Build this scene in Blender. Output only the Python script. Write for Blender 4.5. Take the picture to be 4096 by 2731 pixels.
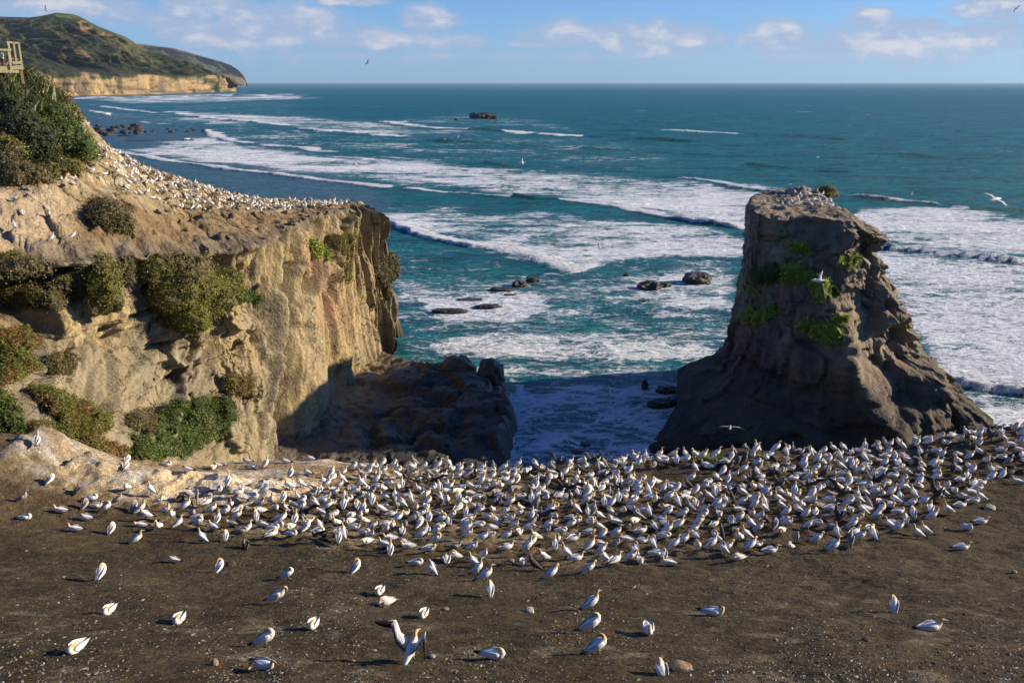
import bpy, bmesh, math, random
import numpy as np
from mathutils import Vector, Matrix
from mathutils.bvhtree import BVHTree
R = math.radians
for _o in list(bpy.data.objects): bpy.data.objects.remove(_o)
scene = bpy.context.scene
C = scene.collection
random.seed(7); rng = np.random.default_rng(7)

# ------------------------------------------------------------------ camera
CAMZ = 45.0; F = 900.0; PITCH = R(16.0); CP, SP = math.cos(PITCH), math.sin(PITCH)
cam_d = bpy.data.cameras.new('camera'); cam = bpy.data.objects.new('camera', cam_d); C.objects.link(cam)
cam_d.sensor_width = 36; cam_d.lens = 36 * F / 1024; cam_d.clip_start = 0.5; cam_d.clip_end = 200000
cam.location = (0, 0, CAMZ); cam.rotation_euler = (math.pi / 2 - PITCH, 0, 0)
scene.camera = cam

# ------------------------------------------------------------------ light
SUN_AZ, SUN_EL = R(82), R(20.5)
sv = Vector((math.sin(SUN_AZ) * math.cos(SUN_EL), math.cos(SUN_AZ) * math.cos(SUN_EL), math.sin(SUN_EL)))
sd = bpy.data.lights.new('sun', 'SUN'); sd.energy = 5.0; sd.angle = R(0.5); sd.color = (1.0, 0.84, 0.61)
so = bpy.data.objects.new('sun', sd); C.objects.link(so); so.rotation_euler = sv.to_track_quat('Z', 'Y').to_euler()
scene.view_settings.view_transform = 'Standard'; scene.view_settings.look = 'None'
scene.view_settings.exposure = 0.9; scene.view_settings.gamma = 1

def px2dir(u, v):
    x = (u - 512) / F; yv = (341 - v) / F
    return np.array([x, CP + SP * yv, -SP + CP * yv])

# ------------------------------------------------------------------ node helper
class NT:
    def __init__(s, nt): s.nt = nt; nt.nodes.clear()
    def n(s, t, **kw):
        nd = s.nt.nodes.new(t)
        for k, v in kw.items():
            if k == 'ins':
                for kk, vv in v.items():
                    if isinstance(vv, bpy.types.NodeSocket): s.nt.links.new(vv, nd.inputs[kk])
                    else: nd.inputs[kk].default_value = vv
            else: setattr(nd, k, v)
        return nd
    def m(s, op, a, b=0.0, c=0.0, clamp=False):
        nd = s.nt.nodes.new('ShaderNodeMath'); nd.operation = op; nd.use_clamp = clamp
        for i, q in enumerate((a, b, c)):
            if isinstance(q, bpy.types.NodeSocket): s.nt.links.new(q, nd.inputs[i])
            else: nd.inputs[i].default_value = q
        return nd.outputs[0]
    def mix(s, f, a, b, mode='MIX'):
        nd = s.nt.nodes.new('ShaderNodeMix'); nd.data_type = 'RGBA'; nd.blend_type = mode
        for q, i in ((f, 0), (a, 6), (b, 7)):
            if isinstance(q, bpy.types.NodeSocket): s.nt.links.new(q, nd.inputs[i])
            else: nd.inputs[i].default_value = q if i == 0 else (q[0], q[1], q[2], 1)
        return nd.outputs[2]
    def ramp(s, f, lo, hi, smooth=True):
        nd = s.nt.nodes.new('ShaderNodeMapRange'); nd.interpolation_type = 'SMOOTHSTEP' if smooth else 'LINEAR'
        s.nt.links.new(f, nd.inputs[0]); nd.clamp = True
        for q, i in ((lo, 1), (hi, 2)):
            if isinstance(q, bpy.types.NodeSocket): s.nt.links.new(q, nd.inputs[i])
            else: nd.inputs[i].default_value = q
        return nd.outputs[0]
    def noise(s, vec, scale, det=4, rough=.55, dist=0.0):
        return s.n('ShaderNodeTexNoise', ins={'Vector': vec, 'Scale': scale, 'Detail': det, 'Roughness': rough, 'Distortion': dist}).outputs[0]
    def mapping(s, vec, scale=(1, 1, 1), loc=(0, 0, 0), rot=(0, 0, 0)):
        return s.n('ShaderNodeMapping', ins={'Vector': vec, 'Scale': scale, 'Location': loc, 'Rotation': rot}).outputs[0]

# ------------------------------------------------------------------ world: Nishita sky with cumulus near the horizon
w = bpy.data.worlds.new('World'); scene.world = w; w.use_nodes = True
T = NT(w.node_tree)
sky = T.n('ShaderNodeTexSky'); sky.sky_type = 'NISHITA'; sky.sun_disc = False
sky.sun_elevation = SUN_EL; sky.sun_rotation = SUN_AZ; sky.altitude = 50; sky.air_density = 1.0; sky.dust_density = 0.3; sky.ozone_density = 3.5
gen = T.n('ShaderNodeTexCoord').outputs['Generated']
sep = T.n('ShaderNodeSeparateXYZ', ins={0: gen})
yy = T.m('MAXIMUM', sep.outputs[1], 0.05)
X = T.m('DIVIDE', sep.outputs[0], yy); Z = T.m('DIVIDE', sep.outputs[2], yy)
uv = T.n('ShaderNodeCombineXYZ', ins={0: X, 1: Z}).outputs[0]
wn = T.n('ShaderNodeTexNoise', ins={'Vector': T.mapping(uv, (14, 34, 1)), 'Scale': 1.0, 'Detail': 6, 'Roughness': .6})
wob = T.n('ShaderNodeVectorMath', operation='SUBTRACT', ins={0: wn.outputs[1], 1: (.5, .5, .5)}).outputs[0]
wob = T.n('ShaderNodeVectorMath', operation='MULTIPLY', ins={0: wob, 1: (.035, .014, 0)}).outputs[0]
uvd = T.n('ShaderNodeVectorMath', operation='ADD', ins={0: uv, 1: wob}).outputs[0]
clouds = [(455, 8, 60, 26, 1), (640, 58, 112, 34, .9), (470, 78, 80, 22, .8), (980, 40, 42, 20, 1), (850, 92, 105, 18, .7), (560, 100, 150, 14, .5),
          (1330, 76, 85, 22, .75), (1500, 90, 100, 28, .95), (1030, 97, 60, 13, .7), (1790, 84, 62, 26, .85), (2000, 40, 44, 16, .8),
          (2030, 98, 150, 24, .8), (2240, 84, 95, 24, .7), (2290, 20, 75, 18, .7), (1215, 101, 50, 8, .5), (150, 14, 110, 22, .7),
          (2110, 64, 50, 18, .8), (800, 0, 60, 8, .7), (330, 40, 60, 20, .5), (-250, 60, 200, 40, .8), (2600, 70, 200, 35, .8), (1200, 130, 900, 12, .22),
          (2100, 130, 400, 18, .3), (380, 120, 200, 12, .3)]
acc = None
for cx, cy, rx, ry, a in clouds:
    d = px2dir(cx * .4354, cy * .435); a_, b_ = d[0] / d[1], d[2] / d[1]
    mp = T.n('ShaderNodeMapping', vector_type='TEXTURE', ins={'Vector': uvd, 'Location': (a_, b_, 0), 'Scale': (rx * .52 / 900, ry * .50 / 900, 1)}).outputs[0]
    ln = T.n('ShaderNodeVectorMath', operation='LENGTH', ins={0: mp}).outputs['Value']
    q = T.m('MULTIPLY', T.m('SUBTRACT', 1.6, ln, clamp=False), a)
    acc = q if acc is None else T.m('MAXIMUM', acc, q)
dn = T.noise(T.mapping(uv, (30, 60, 1)), 1.0, 6, .62)
dens = T.m('ADD', acc, T.m('MULTIPLY', T.m('SUBTRACT', dn, .5), 1.7))
cov = T.m('MULTIPLY', T.ramp(dens, .0, .62), .92)
front = T.ramp(sep.outputs[1], .1, .3)
cov = T.m('MULTIPLY', cov, front)
lit = T.ramp(T.noise(T.mapping(uvd, (22, 45, 1), (.03, -.15, 0)), 1.0, 4), .42, .66)
lit = T.m('MULTIPLY', lit, T.ramp(dens, .3, .9))
ccol = T.mix(lit, (3.5, 4.5, 6.5), (6.6, 6.5, 7.2))
hz = T.ramp(sep.outputs[2], 0.16, -0.02)
skyt = T.mix(1.0, sky.outputs[0], (.58, .92, 1.52), 'MULTIPLY')
skyc = T.mix(T.m('MULTIPLY', hz, .42), skyt, (2.7, 4.8, 8.3))
fin = T.mix(cov, skyc, ccol)
bg = T.n('ShaderNodeBackground', ins={'Color': fin, 'Strength': 0.056})
T.n('ShaderNodeOutputWorld', ins={0: bg.outputs[0]})

# ------------------------------------------------------------------ numeric helpers
def _hash(ix, iy, iz, seed):
    h = (ix.astype(np.uint32) * np.uint32(374761393) + iy.astype(np.uint32) * np.uint32(668265263) + iz.astype(np.uint32) * np.uint32(2147483647) + np.uint32(seed * 974711 + 12345))
    h = (h ^ (h >> np.uint32(13))) * np.uint32(1274126177)
    h = h ^ (h >> np.uint32(16))
    return (h & np.uint32(0xffff)).astype(np.float32) / 32767.5 - 1.0
def vn(x, y, z=0.0, seed=0):
    """smooth value noise, -1..1"""
    x, y, z = np.broadcast_arrays(np.asarray(x, float), np.asarray(y, float), np.asarray(z, float))
    fx, fy, fz = np.floor(x), np.floor(y), np.floor(z)
    ix, iy, iz = fx.astype(np.int64), fy.astype(np.int64), fz.astype(np.int64)
    tx, ty, tz = x - fx, y - fy, z - fz
    tx, ty, tz = [t * t * t * (t * (t * 6 - 15) + 10) for t in (tx, ty, tz)]
    def g(a, b, c): return _hash(ix + a, iy + b, iz + c, seed)
    x00 = g(0,0,0) * (1-tx) + g(1,0,0) * tx; x10 = g(0,1,0) * (1-tx) + g(1,1,0) * tx
    x01 = g(0,0,1) * (1-tx) + g(1,0,1) * tx; x11 = g(0,1,1) * (1-tx) + g(1,1,1) * tx
    return (x00 * (1-ty) + x10 * ty) * (1-tz) + (x01 * (1-ty) + x11 * ty) * tz
def fbm(x, y, z=0.0, oct=4, seed=0, gain=.5, ridged=False):
    s = 0.0; a = 1.0; t = 0.0
    for i in range(oct):
        k = 2.03 ** i
        n = vn(np.asarray(x) * k + 17.3 * i, np.asarray(y) * k + 5.1 * i, np.asarray(z) * k + 9.7 * i, seed + i)
        if ridged: n = 1 - 2 * np.abs(n)
        s = s + n * a; t += a; a *= gain
    return s / t
def facet(x, y, z, seed=0, k=16):
    """sharp-edged tilted blocks: jittered cells, each its own plane"""
    x, y, z = np.broadcast_arrays(np.asarray(x, float), np.asarray(y, float), np.asarray(z, float))
    ix, iy, iz = [np.floor(q).astype(np.int64) for q in (x, y, z)]
    wsum = np.full(x.shape, 1e-12); val = np.zeros(x.shape)
    for a in (-1, 0, 1):
        for b in (-1, 0, 1):
            for c in (-1, 0, 1):
                jx, jy, jz = ix + a, iy + b, iz + c
                dx = x - (jx + .5 + .45 * _hash(jx, jy, jz, seed)); dy = y - (jy + .5 + .45 * _hash(jx, jy, jz, seed + 1)); dz = z - (jz + .5 + .45 * _hash(jx, jy, jz, seed + 2))
                wgt = np.exp(-k * (dx * dx + dy * dy + dz * dz)) + 1e-12
                v = _hash(jx, jy, jz, seed + 3) * (dx + dy) + _hash(jx, jy, jz, seed + 4) * dz * 1.3 + .45 * _hash(jx, jy, jz, seed + 5)
                val += v * wgt; wsum += wgt
    return val / wsum
def sstep(a, b, x):
    t = np.clip((x - a) / (b - a), 0, 1); return t * t * (3 - 2 * t)
def lerp(a, b, t): return a + (b - a) * t
def Py(u, v, y):
    d = px2dir(u, v); p = d * (y / d[1]); return np.array([p[0], p[1], p[2] + CAMZ])
def Pz(u, v, z):
    d = px2dir(u, v); p = d * ((z - CAMZ) / d[2]); return np.array([p[0], p[1], z])
def proj(x, y, z):
    z = z - CAMZ
    dep = y * CP - z * SP; up = y * SP + z * CP
    return 512 + F * x / dep, 341 - F * up / dep
class TPS:
    def __init__(s, pts):
        p = np.array(pts, float); s.c = p[:, :2]; n = len(p)
        K = s.k(p[:, :2]); A = np.zeros((n + 3, n + 3)); A[:n, :n] = K + np.eye(n) * .01
        A[:n, n] = 1; A[:n, n+1:] = s.c; A[n, :n] = 1; A[n+1:, :n] = s.c.T
        s.w = np.linalg.solve(A, np.concatenate([p[:, 2], [0, 0, 0]]))
    def k(s, q):
        d2 = ((q[:, None, :] - s.c[None]) ** 2).sum(-1) + 1e-9
        return .5 * d2 * np.log(d2)
    def __call__(s, x, y):
        x = np.asarray(x, float); sh = x.shape; q = np.stack([x.ravel(), np.asarray(y, float).ravel()], 1)
        out = np.empty(len(q))
        for i in range(0, len(q), 40000):
            b = q[i:i+40000]; out[i:i+40000] = s.k(b) @ s.w[:-3] + s.w[-3] + b @ s.w[-2:]
        return out.reshape(sh)
def inpoly(u, v, poly):
    u = np.asarray(u, float); v = np.asarray(v, float); ins = np.zeros(u.shape, bool)
    n = len(poly)
    for i in range(n):
        x0, y0 = poly[i]; x1, y1 = poly[(i+1) % n]
        if y0 == y1: continue
        c = ((y0 > v) != (y1 > v)) & (u < (x1 - x0) * (v - y0) / (y1 - y0) + x0)
        ins ^= c
    return ins
def seg_dist(x, y, line, closed=False):
    """distance to polyline, param along (0..1) and signed side"""
    best = np.full(np.shape(x), 1e18); par = np.zeros(np.shape(x)); side = np.zeros(np.shape(x))
    L = np.array(line, float)
    if closed: L = np.vstack([L, L[:1]])
    seg = np.linalg.norm(np.diff(L[:, :2], axis=0), axis=1); cum = np.concatenate([[0], np.cumsum(seg)]); tot = cum[-1]
    for i in range(len(L) - 1):
        a = L[i, :2]; b = L[i+1, :2]; d = b - a; l2 = (d ** 2).sum() + 1e-12
        t = np.clip(((x - a[0]) * d[0] + (y - a[1]) * d[1]) / l2, 0, 1)
        ex = x - a[0] - t * d[0]; ey = y - a[1] - t * d[1]; q = ex * ex + ey * ey
        m = q < best
        best = np.where(m, q, best); par = np.where(m, (cum[i] + t * seg[i]) / tot, par)
        side = np.where(m, np.sign(d[0] * ey - d[1] * ex), side)
    return np.sqrt(best), par, side
def softpoly(u, v, poly, w):
    d, _, _ = seg_dist(u, v, poly, True); s = np.where(inpoly(u, v, poly), d, -d)
    return sstep(-w, w, s)

# ------------------------------------------------------------------ mesh helpers
def mk_mesh(name, V, Fc, mat, col=None, smooth=True, attrs=None):
    me = bpy.data.meshes.new(name)
    V = np.asarray(V, np.float32); Fc = np.asarray(Fc, np.int32); k = Fc.shape[1]
    me.vertices.add(len(V)); me.vertices.foreach_set('co', V.ravel())
    me.loops.add(Fc.size); me.loops.foreach_set('vertex_index', Fc.ravel())
    me.polygons.add(len(Fc)); me.polygons.foreach_set('loop_start', np.arange(0, Fc.size, k, dtype=np.int32))
    me.polygons.foreach_set('use_smooth', np.full(len(Fc), smooth))
    if col is not None:
        a = me.color_attributes.new('Col', 'FLOAT_COLOR', 'POINT')
        c4 = np.ones((len(V), 4), np.float32); c4[:, :3] = np.asarray(col, np.float32)[:, :3]
        a.data.foreach_set('color', c4.ravel())
    for nm, arr in (attrs or {}).items():
        a = me.attributes.new(nm, 'FLOAT', 'POINT'); a.data.foreach_set('value', np.asarray(arr, np.float32).ravel())
    me.update(calc_edges=True)
    if mat: me.materials.append(mat)
    return me
def obj(name, me, parent=None, loc=None, rz=None):
    o = bpy.data.objects.new(name, me); C.objects.link(o)
    if parent: o.parent = parent
    if loc is not None: o.location = loc
    if rz is not None: o.rotation_euler[2] = rz
    return o
def tag(o, label=None, cat=None, group=None, kind=None):
    if label: o['label'] = label
    if cat: o['category'] = cat
    if group: o['group'] = group
    if kind: o['kind'] = kind
    return o
def grid_faces(nr, nc, closed=False, flip=False):
    r = np.arange(nr - 1)[:, None]; c = np.arange(nc if closed else nc - 1)[None]
    a = r * nc + c; b = r * nc + (c + 1) % nc; d = (r + 1) * nc + c; e = (r + 1) * nc + (c + 1) % nc
    f = np.stack([a, b, e, d], -1).reshape(-1, 4)
    return f[:, ::-1] if flip else f
def grid_normals(P):
    du = np.gradient(P, axis=1); dv = np.gradient(P, axis=0); n = np.cross(du, dv)
    return n / (np.linalg.norm(n, axis=-1, keepdims=True) + 1e-9)
def bvh_of(o):
    me = o.data; M = o.matrix_world
    return BVHTree.FromPolygons([v.co[:] for v in me.vertices], [p.vertices[:] for p in me.polygons])
CAMV = Vector((0, 0, CAMZ))
def hit(bvh, u, v):
    d = Vector(px2dir(u, v)).normalized(); h = bvh.ray_cast(CAMV, d)
    return (h[0], h[1]) if h[0] is not None else (None, None)
class MB:
    """collects simple solids into one mesh"""
    def __init__(s): s.v = []; s.f = []; s.c = []; s.n = 0
    def add(s, V, Fs, col=(1, 1, 1)):
        V = [tuple(map(float, q)) for q in V]
        for f in Fs: s.f.append(tuple(i + s.n for i in f))
        s.v += V; s.c += [col] * len(V) if not isinstance(col, list) else col; s.n += len(V)
    def box(s, c, d, rot=None, col=(1, 1, 1)):
        V = [Vector(((i & 1) - .5, ((i >> 1) & 1) - .5, ((i >> 2) & 1) - .5)) for i in range(8)]
        V = [Vector((q.x * d[0], q.y * d[1], q.z * d[2])) for q in V]
        if rot is not None: V = [rot @ q for q in V]
        V = [q + Vector(c) for q in V]
        s.add(V, [(0,2,3,1),(4,5,7,6),(0,1,5,4),(2,6,7,3),(0,4,6,2),(1,3,7,5)], col)
    def bar(s, a, b, wd, th, col=(1, 1, 1)):
        a = Vector(a); b = Vector(b); d = b - a; q = d.to_track_quat('Z', 'Y').to_matrix()
        s.box((a + b) / 2, (wd, th, d.length), q, col)
    def loft(s, rings, nseg=10, cap=True, cols=None):
        """rings: (x,y,z,ry,rz); elliptical section perpendicular to the path"""
        P = [Vector(r[:3]) for r in rings]; out = []; cc = []
        prev = None
        for i, r in enumerate(rings):
            t = (P[min(i+1, len(P)-1)] - P[max(i-1, 0)]).normalized()
            side = Vector((0, 1, 0)) if prev is None else prev
            side = (side - t * side.dot(t))
            side = side.normalized() if side.length > 1e-3 else Vector((0, 1, 0))
            prev = side; up = t.cross(side)
            if up.z < 0 and i == 0: pass
            for k in range(nseg):
                a = 2 * math.pi * k / nseg
                out.append(P[i] + side * math.cos(a) * r[3] + up * math.sin(a) * r[4])
                cc.append(cols[i] if cols else (1, 1, 1))
        Fs = []
        for i in range(len(rings) - 1):
            for k in range(nseg):
                Fs.append((i*nseg+k, i*nseg+(k+1) % nseg, (i+1)*nseg+(k+1) % nseg, (i+1)*nseg+k))
        if cap:
            Fs.append(tuple(range(nseg))[::-1]); Fs.append(tuple((len(rings)-1)*nseg+k for k in range(nseg)))
        s.add(out, Fs, cc)
    def mesh(s, name, mat, smooth=True):
        me = bpy.data.meshes.new(name); me.from_pydata(s.v, [], s.f); me.update()
        a = me.color_attributes.new('Col', 'FLOAT_COLOR', 'POINT')
        a.data.foreach_set('color', np.array([(c[0], c[1], c[2], 1) for c in s.c], np.float32).ravel())
        me.polygons.foreach_set('use_smooth', np.full(len(me.polygons), smooth)); me.materials.append(mat)
        return me

# ------------------------------------------------------------------ materials
def vmat(name, rough=.85, fine=(), bump=(), spec=.3, transl=0.0, cracks=None, speck=None, alb=.66):
    """vertex colour times procedural detail. fine: (scale, lo, hi, zstretch); bump: (scale, distance, zstretch)"""
    m = bpy.data.materials.new(name); m.use_nodes = True; t = NT(m.node_tree)
    co = t.n('ShaderNodeTexCoord').outputs['Object']
    c = t.n('ShaderNodeAttribute', attribute_name='Col').outputs['Color']
    c = t.mix(1.0, c, (alb, alb, alb), 'MULTIPLY')
    for sc, lo, hi, zs in fine:
        n = t.noise(t.mapping(co, (1, 1, zs)), sc, 5, .6)
        k = t.ramp(n, .3, .7, False)
        c = t.mix(1.0, c, t.mix(k, (lo, lo, lo), (hi, hi, hi)), 'MULTIPLY')
    nrm = None; hsum = None
    for sc, dist, zs in bump:
        n = t.noise(t.mapping(co, (1, 1, zs)), sc, 6, .6)
        ins = {'Height': n, 'Distance': dist, 'Strength': 1.0}
        if nrm is not None: ins['Normal'] = nrm
        nrm = t.n('ShaderNodeBump', ins=ins).outputs[0]
    if cracks:
        for sc, dist, zs in cracks:
            cw = t.n('ShaderNodeTexNoise', ins={'Vector': co, 'Scale': sc * 1.7, 'Detail': 3})
            dv = t.n('ShaderNodeVectorMath', operation='MULTIPLY_ADD', ins={0: cw.outputs[1], 1: (.9/sc,)*3, 2: t.mapping(co, (1, 1, zs))}).outputs[0]
            vo = t.n('ShaderNodeTexVoronoi', feature='DISTANCE_TO_EDGE', ins={'Vector': dv, 'Scale': sc}).outputs['Distance']
            msk = t.ramp(t.noise(co, sc * .5, 3), .50, .62)
            e = t.m('MAXIMUM', t.ramp(vo, 0.0, .022), t.m('SUBTRACT', 1.0, msk))
            c = t.mix(e, t.mix(.5, c, (.04, .03, .02)), c)
            ins = {'Height': e, 'Distance': dist, 'Strength': 1.0}
            if nrm is not None: ins['Normal'] = nrm
            nrm = t.n('ShaderNodeBump', ins=ins).outputs[0]
    if speck:
        for sc, thr, colr in speck:
            vo = t.n('ShaderNodeTexVoronoi', ins={'Vector': co, 'Scale': sc, 'Randomness': 1.0})
            sz = t.n('ShaderNodeSeparateColor', ins={0: vo.outputs['Color']}).outputs[0]
            cl = t.ramp(t.noise(co, .9, 4, .65), .40, .72)
            k = t.m('MULTIPLY', t.m('LESS_THAN', vo.outputs['Distance'], t.m('MULTIPLY', sz, thr)), t.m('GREATER_THAN', t.m('ADD', sz, t.m('MULTIPLY', cl, .55)), 1.0))
            c = t.mix(k, c, colr)
    bs = t.n('ShaderNodeBsdfPrincipled', ins={'Base Color': c, 'Roughness': rough, 'Specular IOR Level': spec})
    if nrm is not None: t.nt.links.new(nrm, bs.inputs['Normal'])
    out = bs.outputs[0]
    if transl > 0:
        tr = t.n('ShaderNodeBsdfTranslucent', ins={'Color': c}).outputs[0]
        out = t.n('ShaderNodeMixShader', ins={0: transl, 1: out, 2: tr}).outputs[0]
    t.n('ShaderNodeOutputMaterial', ins={0: out})
    return m
M_ROCK = vmat('cliff_rock', .9, alb=.66, fine=[(.35, .70, 1.2, .35), (3, .68, 1.22, 1)], bump=[(.7, .25, .6), (3.2, .22, 1)], cracks=[(.2, .6, .8), (.5, .3, .8)])
M_STACK = vmat('stack_rock', .85, fine=[(.3, .75, 1.2, .35), (2.5, .8, 1.15, 1)], bump=[(.6, .5, .5), (3, .25, 1)], cracks=[(.2, .4, 1.2)])
M_WET = vmat('wet_rock', .45, fine=[(.8, .6, 1.3, 1), (4, .7, 1.2, 1)], bump=[(1.2, .5, 1), (5, .2, 1)], spec=.5)
M_HILL = vmat('hill_cover', .95, fine=[(.02, .7, 1.25, 1), (.09, .75, 1.2, 1)], bump=[(.012, 25, 1), (.05, 7, 1)], spec=.1)
M_SOIL = vmat('headland_soil', .95, fine=[(.5, .75, 1.25, 1), (3, .6, 1.35, 1), (11, .5, 1.45, 1)], bump=[(1.6, .16, 1), (7, .10, 1), (20, .04, 1)], spec=.15,
              speck=[(14, .25, (.26, .24, .20))])
M_PEN = M_ROCK
M_LEAF = vmat('leaves', .6, alb=1.05, fine=[(1.1, .75, 1.2, 1)], spec=.3, transl=.25)
M_CORE = vmat('foliage_mass', .9, fine=[(2.5, .6, 1.3, 1)], bump=[(3, .3, 1)], spec=.1)
M_FEATHER = vmat('feathers', .8, alb=.95, fine=[(9, .86, 1.05, 1), (45, .84, 1.06, .5)], bump=[(38, .012, .4)], spec=.2)
M_STONE = vmat('stone', .85, fine=[(3, .8, 1.15, 1), (12, .85, 1.1, 1)], bump=[(6, .04, 1)])
M_WOOD = vmat('weathered_timber', .8, fine=[(6, .75, 1.15, .2)], bump=[(14, .01, .2)])
M_CLOTH = vmat('cloth', .85, bump=[(30, .01, 1)])

def sea_mat():
    m = bpy.data.materials.new('sea_water'); m.use_nodes = True; t = NT(m.node_tree)
    co = t.n('ShaderNodeTexCoord').outputs['Object']
    foam = t.n('ShaderNodeAttribute', attribute_name='foam').outputs['Fac']
    lace = t.n('ShaderNodeAttribute', attribute_name='lace').outputs['Fac']
    dist = t.n('ShaderNodeAttribute', attribute_name='far').outputs['Fac']
    shal = t.n('ShaderNodeAttribute', attribute_name='shallow').outputs['Fac']
    face = t.n('ShaderNodeAttribute', attribute_name='face').outputs['Fac']
    wv = t.mapping(co, (.55, 1, 1), rot=(0, 0, R(12)))
    # stretched domains: crests lie across the view
    warp = t.n('ShaderNodeTexNoise', ins={'Vector': co, 'Scale': .12, 'Detail': 5, 'Roughness': .6})
    wvv = t.n('ShaderNodeVectorMath', operation='MULTIPLY_ADD', ins={0: warp.outputs[1], 1: (7, 7, 0), 2: wv}).outputs[0]
    n1 = t.noise(wvv, .16, 8, .68)
    n2 = t.noise(wv, .9, 5, .7)
    vo = t.n('ShaderNodeTexVoronoi', feature='DISTANCE_TO_EDGE', ins={'Vector': wvv, 'Scale': .42}).outputs['Distance']
    vo2 = t.n('ShaderNodeTexVoronoi', feature='DISTANCE_TO_EDGE', ins={'Vector': wvv, 'Scale': 1.3}).outputs['Distance']
    web = t.m('SUBTRACT', 1.0, t.m('MINIMUM', t.m('MULTIPLY', vo, 4.5), t.m('MULTIPLY', vo2, 9.0)), clamp=True)
    pat = t.m('ADD', t.m('MULTIPLY', n1, .62), t.m('MULTIPLY', n2, .38))
    pat = t.m('ADD', pat, t.m('MULTIPLY', t.m('MULTIPLY', web, lace), .16))
    thr = t.m('SUBTRACT', .755, t.m('MULTIPLY', foam, .385))
    f = t.ramp(t.m('SUBTRACT', pat, thr), -.05, .09)
    # scattered small whitecaps offshore
    wc = t.noise(t.mapping(co, (.014, .05, 1), rot=(0, 0, R(4))), 1.0, 6, .75)
    caps = t.m('MULTIPLY', t.ramp(wc, .655, .70), t.ramp(dist, .05, .2))
    f = t.m('MAXIMUM', f, t.m('MULTIPLY', caps, .8))
    big = t.noise(t.mapping(co, (.002, .006, 1)), 1.0, 4, .6)
    mid = t.noise(t.mapping(co, (.03, .11, 1), rot=(0, 0, R(5))), 1.0, 6, .65)
    deep = t.mix(t.ramp(dist, .08, .75), (.002, .092, .118), (.002, .078, .160))
    deep = t.mix(t.m('MULTIPLY', t.ramp(big, .35, .65), .4), deep, (.002, .085, .135))
    deep = t.mix(t.m('MULTIPLY', t.ramp(mid, .40, .62), .85), deep, (.003, .155, .180))
    deep = t.mix(t.m('MULTIPLY', t.ramp(mid, .46, .30), .7), deep, (.001, .055, .075))
    fine = t.noise(t.mapping(co, (.22, .7, 1), rot=(0, 0, R(7))), 1.0, 6, .7)
    deep = t.mix(1.0, deep, t.mix(t.ramp(fine, .35, .68, False), (.35, .45, .5), (2.0, 1.7, 1.55)), 'MULTIPLY')
    deep = t.mix(shal, deep, (.075, .14, .20))
    deep = t.mix(face, deep, (.002, .075, .062))
    # dissolved foam under the surface
    milk = t.m('MULTIPLY', foam, .35)
    deep = t.mix(milk, deep, (.09, .24, .28))
    col = t.mix(f, deep, (.80, .84, .90))
    rough = t.m('ADD', .2, t.m('MULTIPLY', f, .6))
    h1 = t.noise(t.mapping(co, (.35, .8, 1), rot=(0, 0, R(8))), 1.0, 7, .62)
    h2 = t.noise(t.mapping(co, (.045, .13, 1), rot=(0, 0, R(6))), 1.0, 5, .6)
    b1 = t.n('ShaderNodeBump', ins={'Height': h2, 'Distance': 8.0, 'Strength': 1.0}).outputs[0]
    b2 = t.n('ShaderNodeBump', ins={'Height': h1, 'Distance': 2.4, 'Strength': 1.0, 'Normal': b1}).outputs[0]
    bore = t.n('ShaderNodeAttribute', attribute_name='bore').outputs['Fac']
    bil = t.m('MULTIPLY', t.noise(t.mapping(co, (1, 1, 1)), .9, 6, .7), bore)
    b2 = t.n('ShaderNodeBump', ins={'Height': bil, 'Distance': 2.2, 'Strength': 1.0, 'Normal': b2}).outputs[0]
    b3 = t.n('ShaderNodeBump', ins={'Height': f, 'Distance': .12, 'Strength': .7, 'Normal': b2}).outputs[0]
    df = t.n('ShaderNodeBsdfDiffuse', ins={'Color': col, 'Normal': b3}).outputs[0]
    gl = t.n('ShaderNodeBsdfGlossy', ins={'Color': (.75, .9, 1.0, 1), 'Roughness': t.m('MAXIMUM', rough, t.m('MULTIPLY', dist, .5)), 'Normal': b3}).outputs[0]
    fr = t.n('ShaderNodeFresnel', ins={'IOR': 1.33, 'Normal': b3}).outputs[0]
    fac = t.m('MULTIPLY', t.m('MINIMUM', fr, .20), t.m('SUBTRACT', 1.0, t.m('MULTIPLY', f, .85)))   # steep chop keeps a real sea from mirroring at low angles
    bs = t.n('ShaderNodeMixShader', ins={0: fac, 1: df, 2: gl})
    t.n('ShaderNodeOutputMaterial', ins={0: bs.outputs[0]})
    return m
M_SEA = sea_mat()

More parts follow.
